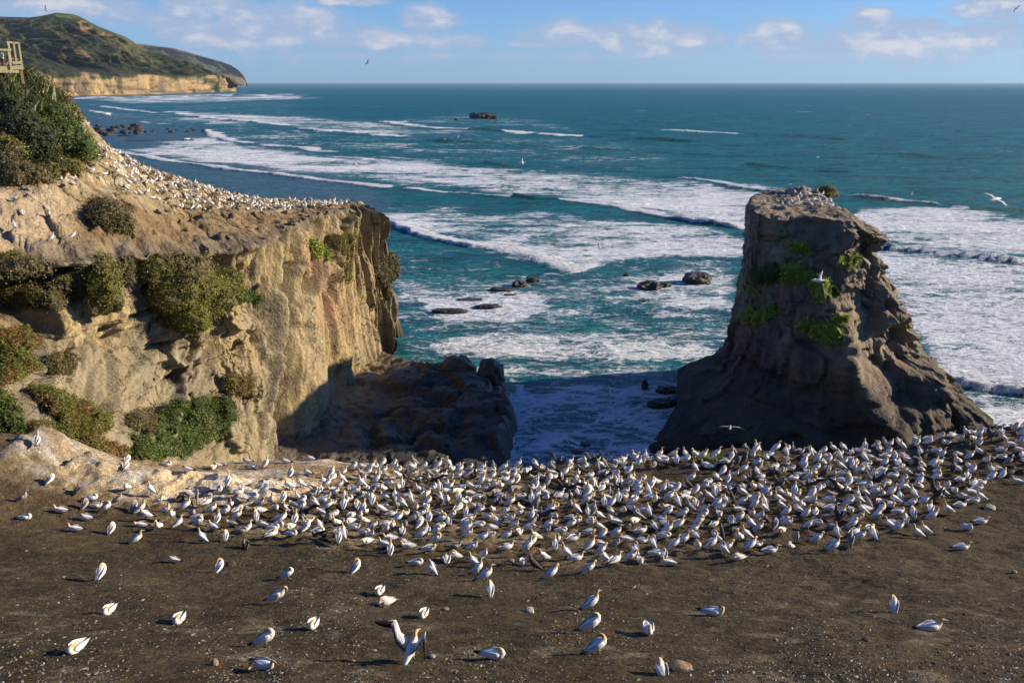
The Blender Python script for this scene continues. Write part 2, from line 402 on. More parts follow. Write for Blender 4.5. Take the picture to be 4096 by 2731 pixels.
# ================================================================== SEA
BREAK = [  # polyline (px on the water), crest height m, foam width behind (m), front whiteness, greenness
    ([(104,148),(114,151),(150,158),(200,166),(260,173),(320,180),(360,185),(398,188)], .9, 9, 1, 0),
    ([(400,187),(440,191),(480,195),(512,198)], .8, 6, .75, .2),
    ([(505,196),(540,200),(565,201)], 1.2, 3, .15, 1),
    ([(555,200),(620,209),(680,218),(745,231)], 1.3, 9, 1, .1),
    ([(204,129),(206,132),(213,137),(244,143),(283,146),(326,152)], 1.0, 14, 1, 0),
    ([(328,156),(345,158),(366,160)], 1.0, 8, .9, 0), ([(370,156),(400,158),(440,161)], 1.0, 10, .6, .4),
    ([(376,221),(395,227),(414,233),(457,244),(501,252),(535,261),(580,272)], 1.5, 8, 1, 0),
    ([(380,121),(405,126),(435,128),(470,129)], 1.6, 25, 1, 0), ([(465,128),(490,130),(506,132)], 2.2, 5, .15, 1),
    ([(500,131),(530,134),(560,136),(585,136)], 1.8, 22, 1, 0), ([(583,136),(640,139),(700,142)], 2.0, 4, .12, 1),
    ([(300,128),(331,132),(366,134),(402,137)], 1.5, 22, 1, 0), ([(405,139),(450,142),(510,143)], 1.5, 3, 0, 1),
    ([(660,130),(697,132),(738,134)], 1.8, 16, 1, .2), ([(740,134),(800,137),(850,139)], 1.7, 3, .1, 1), ([(600,131),(660,131)], 1.6, 3, .1, 1),
    ([(675,177),(705,181),(740,187),(775,191),(795,194)], 1.5, 9, 1, 0),
    ([(845,196),(880,199),(915,203),(945,205)], 1.9, 5, .8, .7), ([(945,207),(985,209),(1040,213)], 1.5, 3, 0, 1),
    ([(870,247),(914,252),(958,257),(1030,264)], 1.6, 6, 1, 0),
    ([(945,374),(965,384),(990,391),(1045,398)], 2.2, 5, 1, 0),
    ([(159,111),(200,117),(244,121),(290,126)], 1.2, 22, .9, 0), ([(86,104),(120,109),(155,113)], 1.0, 22, .8, 0),
    ([(70,96.5),(130,97),(180,96.5),(235,94)], 1.2, 25, .9, 0), ([(200,95.5),(250,95),(300,94)], 1.2, 30, .9, 0), ([(85,110),(110,114)], .9, 14, .8, 0),
    ([(740,165),(800,169),(860,172)], 1.5, 3, 0, 1), ([(860,153),(940,157),(1000,159)], 1.5, 3, .08, 1), ([(480,163),(510,166)], 1.2, 3, .1, .9),
    ([(430,141),(500,145),(560,147),(620,149)], 1.0, 3, 0, .7), ([(560,147),(650,152),(740,156)], 1.2, 3, .05, .8),
    ([(130,120),(150,123),(190,127)], .8, 10, .6, .3), ([(245,84.8),(262,84.9)], 1.5, 80, 1, 0),
    ([(745,233),(770,240)], 1.0, 6, .9, 0),
]
FOAM = [  # polygon px, coverage, edge softness px
    ([(114,150),(206,131),(244,143),(326,152),(440,160),(560,172),(690,180),(780,196),(745,228),(680,215),(560,197),(400,186),(260,171),(150,156)], .86, 5),
    ([(379,222),(370,206),(450,204),(560,211),(700,224),(770,236),(765,254),(640,262),(579,271),(535,260),(457,243)], .80, 4),
    ([(680,178),(800,190),(800,230),(740,228),(690,200)], .8, 4),
    ([(860,208),(930,203),(1000,215),(1100,224),(1100,262),(873,247)], .82, 6),
    ([(873,249),(1100,266),(1100,360),(940,356),(900,300)], .66, 8),
    ([(930,345),(1100,345),(1100,480),(975,440),(940,385)], .86, 8),
    ([(75,97),(160,100),(235,96),(300,110),(380,121),(320,131),(206,129),(120,118)], .42, 4),
    ([(380,120),(470,112),(530,116),(585,134),(500,129),(405,124)], .55, 3),
    ([(206,131),(300,128),(400,137),(440,152),(330,152),(240,142)], .6, 3),
    ([(105,150),(150,160),(380,189),(379,221),(300,212),(146,170)], .30, 6), ([(90,100),(300,96),(300,110),(640,140),(720,175),(560,170),(326,155),(206,131),(100,125)], .46, 6), ([(72,95),(240,92.5),(320,94),(300,100),(160,104),(80,101)], .75, 1.5), ([(150,108),(250,112),(380,120),(470,131),(400,139),(300,129),(200,126)], .8, 3), ([(330,157),(440,160),(560,172),(700,178),(745,192),(740,228),(560,198),(420,186)], .88, 4), ([(400,262),(740,255),(740,380),(400,380)], .27, 8), ([(560,198),(690,180),(690,232)], .5, 8),
    ([(425,340),(470,325),(560,326),(640,330),(720,345),(720,368),(640,362),(500,358),(440,355)], .66, 5),
    ([(415,298),(470,294),(540,288),(560,302),(520,316),(440,314)], .72, 4),
    ([(630,276),(680,268),(745,275),(740,310),(640,300)], .58, 6),
    ([(380,262),(560,270),(735,255),(735,300),(400,320)], .38, 14),
    ([(400,220),(380,262),(500,280),(579,273),(457,246)], .26, 6),
    ([(500,395),(560,385),(700,380),(720,400),(660,470),(500,470)], .60, 8),
    ([(480,368),(520,385),(520,420),(500,372)], .75, 4),
    ([(400,355),(500,360),(720,370),(720,385),(520,380)], .42, 8),
    ([(486,412),(512,412),(520,480),(490,480)], .72, 4),
]
def build_sea():
    az = np.linspace(R(-62), R(62), 760)
    vv = np.concatenate([np.linspace(700, 250, 260), np.linspace(249, 84.2, 330)])
    yd = np.array([Pz(512, v, 0)[1] for v in vv])
    yd = np.concatenate([[8, 22, 36], yd[yd > 40], [60000, 160000]])
    A, D = np.meshgrid(az, yd)
    X = np.tan(A) * D * 1.0; Y = D.copy()
    Zs = np.zeros_like(X)
    u, v = proj(X, Y, Zs)
    # open swell
    k = np.clip(Y / 300, .25, 1.3)
    Zs += k * .8 * np.sin(Y * .13 + X * .02 + 2.5 * vn(X * .006, Y * .01)) * (.4 + .6 * fbm(X * .01, Y * .02, seed=3)) * (Y < 3000)
    Zs += .22 * fbm(X * .09, Y * .2, seed=5) * (Y < 1500) + .12 * fbm(X * .3, Y * .6, seed=6) * (Y < 500)
    foam = np.zeros_like(X); face = np.zeros_like(X); bore = np.zeros_like(X)
    for poly, cvg, soft in FOAM:
        s = softpoly(u + 26 * fbm(X * .022, Y * .022, oct=5, seed=9), v + 7 * np.clip((v - 80) / 150, .25, 2) * fbm(X * .03, Y * .03, oct=5, seed=11), poly, soft * 1.7)
        foam = np.maximum(foam, s * cvg)
    foam *= .92 + .5 * fbm(X * .02, Y * .03, oct=5, seed=21)
    for line, hgt, wid, wht, grn in BREAK:
        L = np.array([Pz(a, b, 0)[:2] for a, b in line])
        wob = 1.0 * hgt * fbm(X * .08, Y * .08, seed=31)
        lo, hi = L.min(0) - 200, L.max(0) + 200
        m = (X > lo[0]) & (X < hi[0]) & (Y > lo[1]) & (Y < hi[1])
        if not m.any(): continue
        x, y = X[m] + 1.2 * fbm(X[m] * .35, Y[m] * .2, seed=33), Y[m] + 2.5 * wob[m] + 1.1 * fbm(X[m] * .5, Y[m] * .3, seed=34)
        d, p, side = seg_dist(x, y, L)
        sd = d * side                       # + behind the crest (seaward)
        taper = sstep(0, .10, p) * sstep(1, .90, p) * np.clip(.75 + .9 * fbm(x * .03, y * .03, oct=3, seed=36), .25, 1.2)
        vary = np.clip(.95 + 1.3 * fbm(x * .045, y * .045, oct=4, seed=38), .4, 1.1)
        sc = max(1.0, np.median(Y[m]) / 350)
        back = np.exp(-np.maximum(sd, 0) / (4.5 * sc)); frontp = np.exp(-(np.minimum(sd, 0) / (1.3 * sc)) ** 2)
        ridge = np.where(sd > 0, back, frontp) * taper
        jag = 1 + .35 * fbm(x * .5, y * .5, seed=41) * wht
        Zs[m] += hgt * ridge * jag
        wbl = 1 + .5 * fbm(x * .15, y * .15, seed=51)
        fm = np.where(sd > 0, np.exp(-(sd / (wid * wbl)) ** 2), np.exp(-(sd / (1.6 * sc)) ** 2)) * sstep(0, .03, p) * sstep(1, .97, p) * np.where(Y[m] > 650, vary, np.maximum(vary, .8))
        foam[m] = np.maximum(foam[m], fm * wht * 1.25); bore[m] = np.maximum(bore[m], np.clip(fm * wht, 0, 1) ** 2)
        fc = np.where(sd > 0, np.exp(-sd / (2.5 * sc)), np.exp(-(sd / (3.0 * sc)) ** 2)) * taper * grn
        face[m] = np.maximum(face[m], fc)
        calm = (sd < 0) & (sd > -7 * sc)    # clean water just before a bore
        foam[m] = np.where(calm & (wht > .7), foam[m] * (1 - .55 * np.exp((sd + 1.5) / (4 * sc))), foam[m])
        foam[m] = np.maximum(foam[m], fm * wht * 1.25)
    lace = sstep(330, 180, Y)
    far = np.clip(np.log(np.maximum(Y, 1) / 200) / np.log(60), 0, 1)
    shal = softpoly(u, v, [(60,96),(120,112),(200,128),(330,160),(390,200),(379,221),(300,212),(140,170),(90,140)], 10) * .75
    P = np.stack([X, Y, Zs], -1).reshape(-1, 3)
    me = mk_mesh('sea', P, grid_faces(len(yd), len(az)), M_SEA, attrs={'foam': foam, 'lace': lace, 'far': far, 'shallow': shal, 'face': np.clip(face, 0, 1), 'bore': bore})
    tag(obj('sea', me), kind='structure')
build_sea()

# ================================================================== FAR HEADLANDS
def headland(name, sky, cliff, base, D0, depth, cliffrun, palette, nu=420, nt=110, amp=1.0, seed=0):
    sky, cliff, base = [np.array(q, float) for q in (sky, cliff, base)]
    us = np.linspace(base[0, 0], sky[-1, 0], nu)
    vs, vc, vb = [np.interp(us, q[:, 0], q[:, 1]) for q in (sky, cliff, base)]
    DB = np.array([Pz(a_, b_, 0)[1] for a_, b_ in zip(us, vb)])
    tt = np.concatenate([np.linspace(0, .22, 26), np.linspace(.24, 1, nt - 26)])
    P = np.zeros((nt + 8, nu, 3)); tm = np.zeros((nt + 8, nu)); hf = np.zeros((nt+8, nu))
    for j, t in enumerate(tt):
        for i, u in enumerate(us):
            db = DB[i]
            if t <= .22:
                k = t / .22; v = lerp(vb[i], vc[i], k); D = db + cliffrun * k
            else:
                k = (t - .22) / .78; v = lerp(vc[i], vs[i], k ** .85); D = db + cliffrun + depth * k ** 1.2 * min(1, (vc[i] - vs[i]) / 25 + .05)
            P[j, i] = Py(u, v, D)
            tm[j, i] = t
    P[0, :, 2] = np.minimum(P[0, :, 2], -1)
    for j in range(8):
        q = P[nt - 1].copy(); q[:, 1] += depth * .15 * (j + 1); q[:, 0] *= q[:, 1] / P[nt-1, :, 1]; q[:, 2] -= 60 * (j + 1) * .6
        P[nt + j] = q; tm[nt + j] = 1
    X, Y, Zz = P[..., 0].copy(), P[..., 1].copy(), P[..., 2].copy(); Y0 = Y.copy(); s = 3950 / D0
    # ridges running down towards the sea; relief is pushed out of the hillside, which faces right
    S = X + .55 * Y
    rx = (S + Zz * 1.4) * .0042 * s
    rd = fbm(rx, Zz * .0035 * s, oct=5, seed=seed, ridged=True, gain=.55)
    w = sstep(.2, .36, tm) * sstep(1.0, .9, tm)
    P[..., 1] += (.75 - rd) * 230 * amp / s * w; P[..., 0] -= (.75 - rd) * 150 * amp / s * w
    wc = sstep(.01, .06, tm) * sstep(.3, .2, tm)
    cr = fbm(S * .0095 * s, Zz * .003 * s, oct=5, seed=seed+5, ridged=True)
    P[..., 1] -= cr * 26 * amp / s * wc; P[..., 0] += (cr - .6) * 62 * amp / s * wc
    rr = (P[..., 1] / Y0)[..., None]; P[..., 0:1] *= rr; X, Y = X + 0, Y + 0; P[..., 2:3] = CAMZ + (P[..., 2:3] - CAMZ) * rr
    P[..., 2] += w * fbm(X * .02 * s, Y * .02 * s, oct=4, seed=seed + 9) * 20 / s * amp
    col = palette(X, Y, Zz, tm, rd)
    me = mk_mesh(name, P.reshape(-1, 3), grid_faces(nt + 8, nu), M_HILL, col.reshape(-1, 3))
    o = obj(name, me); tag(o, kind='structure'); return o
def mixc(a, b, k): return a * (1 - k[..., None]) + np.array(b) * k[..., None]
def pal1(X, Y, Z, t, rd):
    c = np.zeros(X.shape + (3,)) + np.array((.062, .070, .030))
    n = fbm((X + .55 * Y) * .004, Z * .012, oct=5, seed=71); c = mixc(c, (.13, .12, .050), sstep(0, .45, n) * .8)
    n = fbm((X + .55 * Y) * .007, Z * .007, oct=4, seed=77); c = mixc(c, (.030, .038, .022), sstep(.0, .4, n))
    u, v = proj(X, Y, Z)
    c = mixc(c, (.10, .15, .035), sstep(24, 14, v) * sstep(30, 40, u) * sstep(100, 60, u) * .9)
    sl = sum(np.exp(-((u - a) / r1) ** 2 - ((v - b) / r2) ** 2) for a, b, r1, r2 in ((83, 33, 5, 4), (85, 26, 3.5, 9), (84, 50, 6, 7), (90, 56, 4, 6), (107, 35, 9, 2.5), (93, 27, 4, 2), (66, 33, 5, 5), (135, 43, 3, 2)))
    sl = np.clip(sl * .9 + .75 * fbm(u * .35, v * .5, oct=5, seed=5) , 0, 1)
    c = mixc(c, (.36, .20, .10), sstep(.5, .9, sl) * .9)
    XS = X + .55 * Y
    edge = .225 + .09 * fbm(XS * .008, Y * 0, oct=4, seed=81)
    veg = sstep(-.02, .01, t - edge - .0)
    cl = np.zeros_like(c) + np.array((.46, .33, .17)); cl = mixc(cl, (.22, .165, .115), sstep(-.1, .4, fbm(XS * .02, Z * .006, oct=5, seed=83)))
    cl = mixc(cl, (.13, .10, .075), sstep(.1, .4, fbm(XS * .009, Z * .09, oct=3, seed=85)) * .7)
    cl = mixc(cl, (.035, .05, .022), sstep(.25, .42, fbm(XS * .008, Z * .012, oct=5, seed=87)))
    cl = mixc(cl, (.06, .05, .04), sstep(.02, .0, t))
    return cl * (1 - veg[..., None]) + c * veg[..., None]
def pal2(X, Y, Z, t, rd):
    c = np.zeros(X.shape + (3,)) + np.array((.075, .085, .045))
    c = mixc(c, (.12, .10, .055), sstep(0, .4, fbm(X * .003, Z * .006, oct=5, seed=91)))
    u, v = proj(X, Y, Z)
    cl = np.zeros_like(c) + np.array((.19, .135, .09)); cl = mixc(cl, (.09, .075, .05), sstep(-.1, .3, fbm(X * .006, Z * .004, oct=5, seed=93)))
    k = sstep(68, 74, v + 2 * fbm(X * .004, Z * .004, seed=3)) * sstep(200, 215, u)
    return c * (1 - k[..., None]) + cl * k[..., None]
headland('headland', [(-160,30),(-60,20),(0,16.5),(30,17.4),(40,16),(57,12.5),(73,14),(80,16.5),(90,22),(100,27),(126,37),(144,48),(161,53),(187,61),(209,70),(226,78),(234,84),(238,93.2)],
         [(-160,70),(43,71),(87,75),(136,75),(185,76),(218,75),(233,79),(238,93)], [(-160,99),(67,96.6),(131,95.4),(185,93.6),(232,91.6),(238,91.4)], 3900, 1500, 60, pal1)
headland('far_headland', [(90,60),(120,41.5),(135,43),(158,46),(174,48),(205,57),(220,61),(231,65),(240,71),(244,76),(247,83.2),(248,86)],
         [(90,75),(160,76),(205,74),(235,75),(244,80),(248,86)], [(90,87.6),(200,86.7),(248,86.0)], 12500, 2200, 120, pal2, nu=260, nt=70, amp=.8, seed=40)

# ================================================================== PENINSULA (loft: base - rim - across the top - far rim - far base)
def interp_curve(pts, s):
    P = np.array(pts, float); t = P[:, 0]
    # smooth (Catmull-like) by cubic resample
    out = [np.interp(s, t, P[:, k]) for k in range(1, P.shape[1])]
    return np.stack(out, -1)
def smooth1(a, n):
    k = np.ones(n) / n; p = np.pad(a, ((n // 2, n // 2), (0, 0)), mode='edge')
    return np.stack([np.convolve(p[:, i], k, 'valid')[:len(a)] for i in range(a.shape[1])], -1)
pen_key = [  # near rim (u,v,y) ; near base (u,v,z) ; far rim (u,v,y)
    ((-190,300,60), (-190,440,24.5), (-150, 60, 110)),
    ((-90,288,66),  (-90,425,23),  (-70, 63, 108)),
    ((0,279,73),    (-5,408,22),   (8, 62, 106)),
    ((45,268,77),   (50,428,19.8), (26, 67, 106)),
    ((87,261,81),   (95,446,17.6), (42, 82, 108)),
    ((131,256,87),  (140,462,13.7),(60, 92.5, 110)),
    ((175,255,91),  (180,470,9.5), (78, 108, 113)),
    ((209,255,95),  (215,466,6.8), (93, 130, 118)),
    ((240,248,99),  (245,458,5.5), (106, 148, 124)),
    ((261,242,103), (270,448,4.2), (141, 165, 130)),
    ((283,230,112), (300,430,3.6), (185, 182, 134)),
    ((303,220,122), (330,408,2.6), (235, 197, 139)),
    ((325,213,131), (352,388,1.8), (290, 200, 146)),
    ((345,206,141), (370,372,1),   (330, 201, 150)),
    ((357,204,145), (381,360,0),   (348, 202, 151)),
    ((364,205,147), (387,356,0),   (359, 202, 152)),
    ((371,210,149), (390,350,-1),  (368, 205, 154)),
]
def build_peninsula():
    ns = 900; n = len(pen_key); s = np.linspace(0, n - 1, ns)
    s = (n - 1) * (1 - (1 - np.linspace(0, 1, ns)) ** 1.15)
    Rm = interp_curve([(i,) + tuple(Py(*k[0])) for i, k in enumerate(pen_key)], s)
    Bs = interp_curve([(i,) + tuple(Pz(*k[1])) for i, k in enumerate(pen_key)], s)
    Fr = interp_curve([(i,) + tuple(Py(*k[2])) for i, k in enumerate(pen_key)], s)
    Rm, Bs, Fr = smooth1(Rm, 25), smooth1(Bs, 31), smooth1(Fr, 31)
    nw = 150; ntp = 110; nf = 14
    P = np.zeros((nw + ntp + nf, ns, 3)); part = np.zeros((nw + ntp + nf, ns)); tv = np.zeros_like(part)
    sn = s / (n - 1)
    a = lerp(.75, .12, sstep(.3, .62, sn))           # how shelf-like the foot is
    for j in range(nw):
        t = 1 - j / (nw - 1)                          # 1 at base, 0 at rim
        wgt = (1 - a) * t + a * t ** 5
        P[j, :, 0] = lerp(Rm[:, 0], Bs[:, 0], wgt); P[j, :, 1] = lerp(Rm[:, 1], Bs[:, 1], wgt)
        P[j, :, 2] = lerp(Rm[:, 2], Bs[:, 2], t); tv[j] = t
    for j in range(ntp):
        t = (j + 1) / ntp
        P[nw + j] = lerp(Rm, Fr, t); part[nw + j] = 1; tv[nw + j] = t
        # hill side: hollow first then steeper towards the crest
        P[nw + j, :, 2] = lerp(Rm[:, 2], Fr[:, 2], lerp(t, t ** 1.25, sstep(.55, .2, sn)))
    for j in range(nf):
        t = (j + 1) / nf
        P[nw + ntp + j] = Fr; P[nw + ntp + j, :, 1] += t * 7; P[nw + ntp + j, :, 0] += t * 5 * sstep(.8, 1, sn)
        P[nw + ntp + j, :, 2] = lerp(Fr[:, 2], -2, t); part[nw + ntp + j] = 2; tv[nw + ntp + j] = t
    # outward horizontal direction of the near wall
    tn = np.gradient(Rm[:, :2], axis=0); tn /= np.linalg.norm(tn, axis=1, keepdims=True) + 1e-9
    on = smooth1(np.stack([tn[:, 1], -tn[:, 0]], -1), 41)
    X, Y, Zz = P[..., 0], P[..., 1], P[..., 2]
    arc = np.concatenate([[0], np.cumsum(np.linalg.norm(np.diff(Rm[:, :2], axis=0), axis=1))])[None]
    arc = np.broadcast_to(arc + 16 * sstep(.80, 1, sn)[None], X.shape)
    wall = (part == 0)
    tw = np.where(wall, tv, 0)
    # leaning flutes and buttresses, finer to the right
    lean = arc + (27 - Zz) * .22
    rgt = sstep(.45, .65, sn)[None]
    jx = lean + 1.0 * fbm(arc * .12, Zz * .12, seed=141); jz = Zz + 1.0 * fbm(arc * .12, Zz * .12, seed=143)
    dr = 1.6 * fbm(lean * .11, Zz * .03, oct=3, seed=101) + 2.8 * facet(jx * .17, jz * .028, 0, 145, 80) + 1.7 * facet(jx * .42, jz * .05, 0, 147, 50)
    dr = dr + .45 * facet(jx * 1.0, jz * .12, 0, 149) + .7 * fbm(lean * .45, Zz * .05, oct=3, seed=111, ridged=True) + .15 * fbm(lean * 1.5, Zz * .6, oct=3, seed=131)
    dl = 1.5 * fbm(lean * .13, Zz * .05, oct=3, seed=102) + 1.9 * facet((jx + Zz * .5) * .16, jz * .17, 0, 146, 90) + .9 * facet((jx - Zz * .4) * .36, jz * .34, 0, 148, 55) + .35 * facet(jx * .9, jz * .7, 0, 150)
    zs = Zz - arc * .07 + .6 * vn(arc * .05, Zz * .05, seed=5)
    gr = np.exp(-((((zs * .26) % 1) - .5) / .055) ** 2)
    dl = dl - .75 * gr * sstep(.25, .4, tw)
    d = lerp(dl, dr, rgt) + .12 * fbm(arc * 1.6, Zz * 1.6, oct=3, seed=133)
    # wind-hollowed pockets in the upper wall
    pk = fbm(arc * .28, Zz * .2, oct=3, seed=141)
    d = d - 2.6 * sstep(.14, .45, pk) * lerp(1, .5, rgt) * sstep(0, .08, tw) * sstep(.75, .35, tw)
    under = -1.6 * sstep(0, .04, tw) * sstep(.45, .12, tw) * (1 - rgt)          # overhung by the turf on the left
    rimh = 1.1 * fbm(arc * .22, 0 * arc, oct=5, seed=155, ridged=True)
    rimh = rimh + 1.3 * facet(arc * .35, 0 * arc, 0, 157, 60) + .5 * facet(arc * 1.1, 0 * arc, 0, 158)
    d = (d * 1.25 + under) * sstep(0.0, .05, tw) * np.where(wall, 1, 0) + rimh * np.where(wall, np.exp(-tw * 8), np.where(part == 1, np.exp(-tv * 25), 0))
    d = d * (1 - .5 * sstep(.9, 1, tw)) 
    P[..., 0] += on[None, :, 0] * d; P[..., 1] += on[None, :, 1] * d
    rim_n = .8 * fbm(arc * .6, 0 * arc, oct=4, seed=151)
    # top relief
    tp = (part == 1)
    P[..., 2] += np.where(tp, (.9 * fbm(X * .10, Y * .10, oct=4, seed=161) + .75 * fbm(X * .5, Y * .5, oct=5, seed=171) + .4 * facet(X * .5, Y * .5, 0, 173, 50)) * sstep(0, .08, tv) * sstep(1, .93, tv)
                         * lerp(1.0, .35, sstep(.6, .9, sn))[None], 0)
    P[..., 2] += np.where(tp | wall, rim_n * .8 * np.exp(-np.where(tp, tv * 12, tw * 12)), 0)
    P[..., 2] += np.where(tp, .55 * facet(X * .45, Y * .45, 0, 159) * np.exp(-tv * 9) * sstep(0, .01, tv), 0)
    bump = vn(X * 1.05, Y * 1.05, seed=181)
    P[..., 2] += np.where(tp, .28 * sstep(.1, .8, bump) * sstep(.1, .2, tv), 0)
    P[..., 1] += np.where(part == 2, 1.5 * fbm(arc * .3, Zz * .2, oct=3, seed=191), 0) * sstep(0, .2, np.where(part == 2, tv, 0))
    foot = P[:1].copy(); sk = []
    for q in (1.0, .6, .3):
        r_ = foot.copy(); r_[..., 2] = lerp(-3, foot[..., 2], q) - (.5 if q < 1 else 1.5); r_[..., 1] -= (1 - q) * 3; sk.insert(0, r_)
    P = np.concatenate(sk + [P], 0); part, tv, tw, tp = [np.concatenate([a_[:1]] * 3 + [a_], 0) for a_ in (part, tv, tw, tp)]
    lean, arc = [np.concatenate([a_[:1]] * 3 + [a_], 0) for a_ in (lean, arc)]
    X, Y, Zz = P[..., 0], P[..., 1], P[..., 2]
    u, v = proj(X, Y, Zz)
    # ---- colour
    c = np.zeros(X.shape + (3,)) + np.array((.46, .35, .17))
    c = mixc(c, (.38, .315, .195), sstep(-.1, .35, fbm(lean * .09, Zz * .06, oct=4, seed=201)))
    c = mixc(c, (.53, .42, .26), sstep(.05, .4, fbm(lean * .5, Zz * .06, oct=4, seed=211)) * .7)
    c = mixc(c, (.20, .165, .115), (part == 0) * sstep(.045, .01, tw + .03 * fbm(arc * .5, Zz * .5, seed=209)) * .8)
    red = np.exp(-((u - 318 - .28 * (v - 250)) / 15) ** 2) * sstep(225, 255, v) * sstep(350, 300, v) + .6 * np.exp(-((u - 240) / 14) ** 2 - ((v - 285) / 10) ** 2)
    c = mixc(c, (.50, .25, .15), np.clip(red * (.55 + .8 * fbm(lean * .7, Zz * .15, oct=3, seed=221)), 0, .8))
    dk = sstep(.12, .4, fbm(lean * .4, Zz * .09, oct=5, seed=231)); c = mixc(c, (.17, .125, .08), dk * .7); c = mixc(c, (.24, .185, .12), sstep(.1, .5, fbm(lean * .9, Zz * .5, oct=5, seed=233)) * .5)
    c = mixc(c, (.30, .26, .19), ((1 - rgt) * sstep(.45, .7, tw)) * .55)
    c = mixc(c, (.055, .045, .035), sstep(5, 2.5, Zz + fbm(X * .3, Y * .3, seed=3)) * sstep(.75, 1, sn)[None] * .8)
    tc = np.zeros_like(c) + np.array((.33, .235, .12))
    tc = mixc(tc, (.46, .37, .20), sstep(-.15, .3, fbm(X * .25, Y * .25, oct=5, seed=241)) * sstep(.22, .42, tv))
    tc = mixc(tc, (.24, .15, .075), sstep(.1, .4, fbm(X * .15, Y * .3, oct=4, seed=251)) * .6)
    tc = mixc(tc, (.62, .55, .42), sstep(.15, .35, fbm(X * .8, Y * .8, oct=4, seed=261)) * sstep(.28, .5, tv) * .8)
    tc = mixc(tc, (.56, .44, .29), sstep(95, 40, u) * sstep(180, 195, v) * sstep(262, 240, v) * .75)
    tc = mixc(tc, (.25, .21, .155), sstep(.13, .02, tv + .06 * fbm(X * .6, Y * .6, oct=4, seed=265)) * .85); tc = mixc(tc, (.13, .10, .07), sstep(.1, .35, fbm(X * .9, Y * .9, oct=4, seed=266)) * sstep(.2, .05, tv) * .6)
    hillg = sstep(170, 120, v) * sstep(112, 90, u)
    tc = mixc(tc, (.15, .10, .045), hillg * (.5 + .5 * fbm(X * .1, Y * .2, seed=271)))
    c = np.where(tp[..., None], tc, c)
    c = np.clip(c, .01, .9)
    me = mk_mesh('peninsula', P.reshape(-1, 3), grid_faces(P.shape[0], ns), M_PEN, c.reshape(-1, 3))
    o = obj('peninsula', me); tag(o, kind='structure'); return o
pen = build_peninsula(); B_PEN = bvh_of(pen)

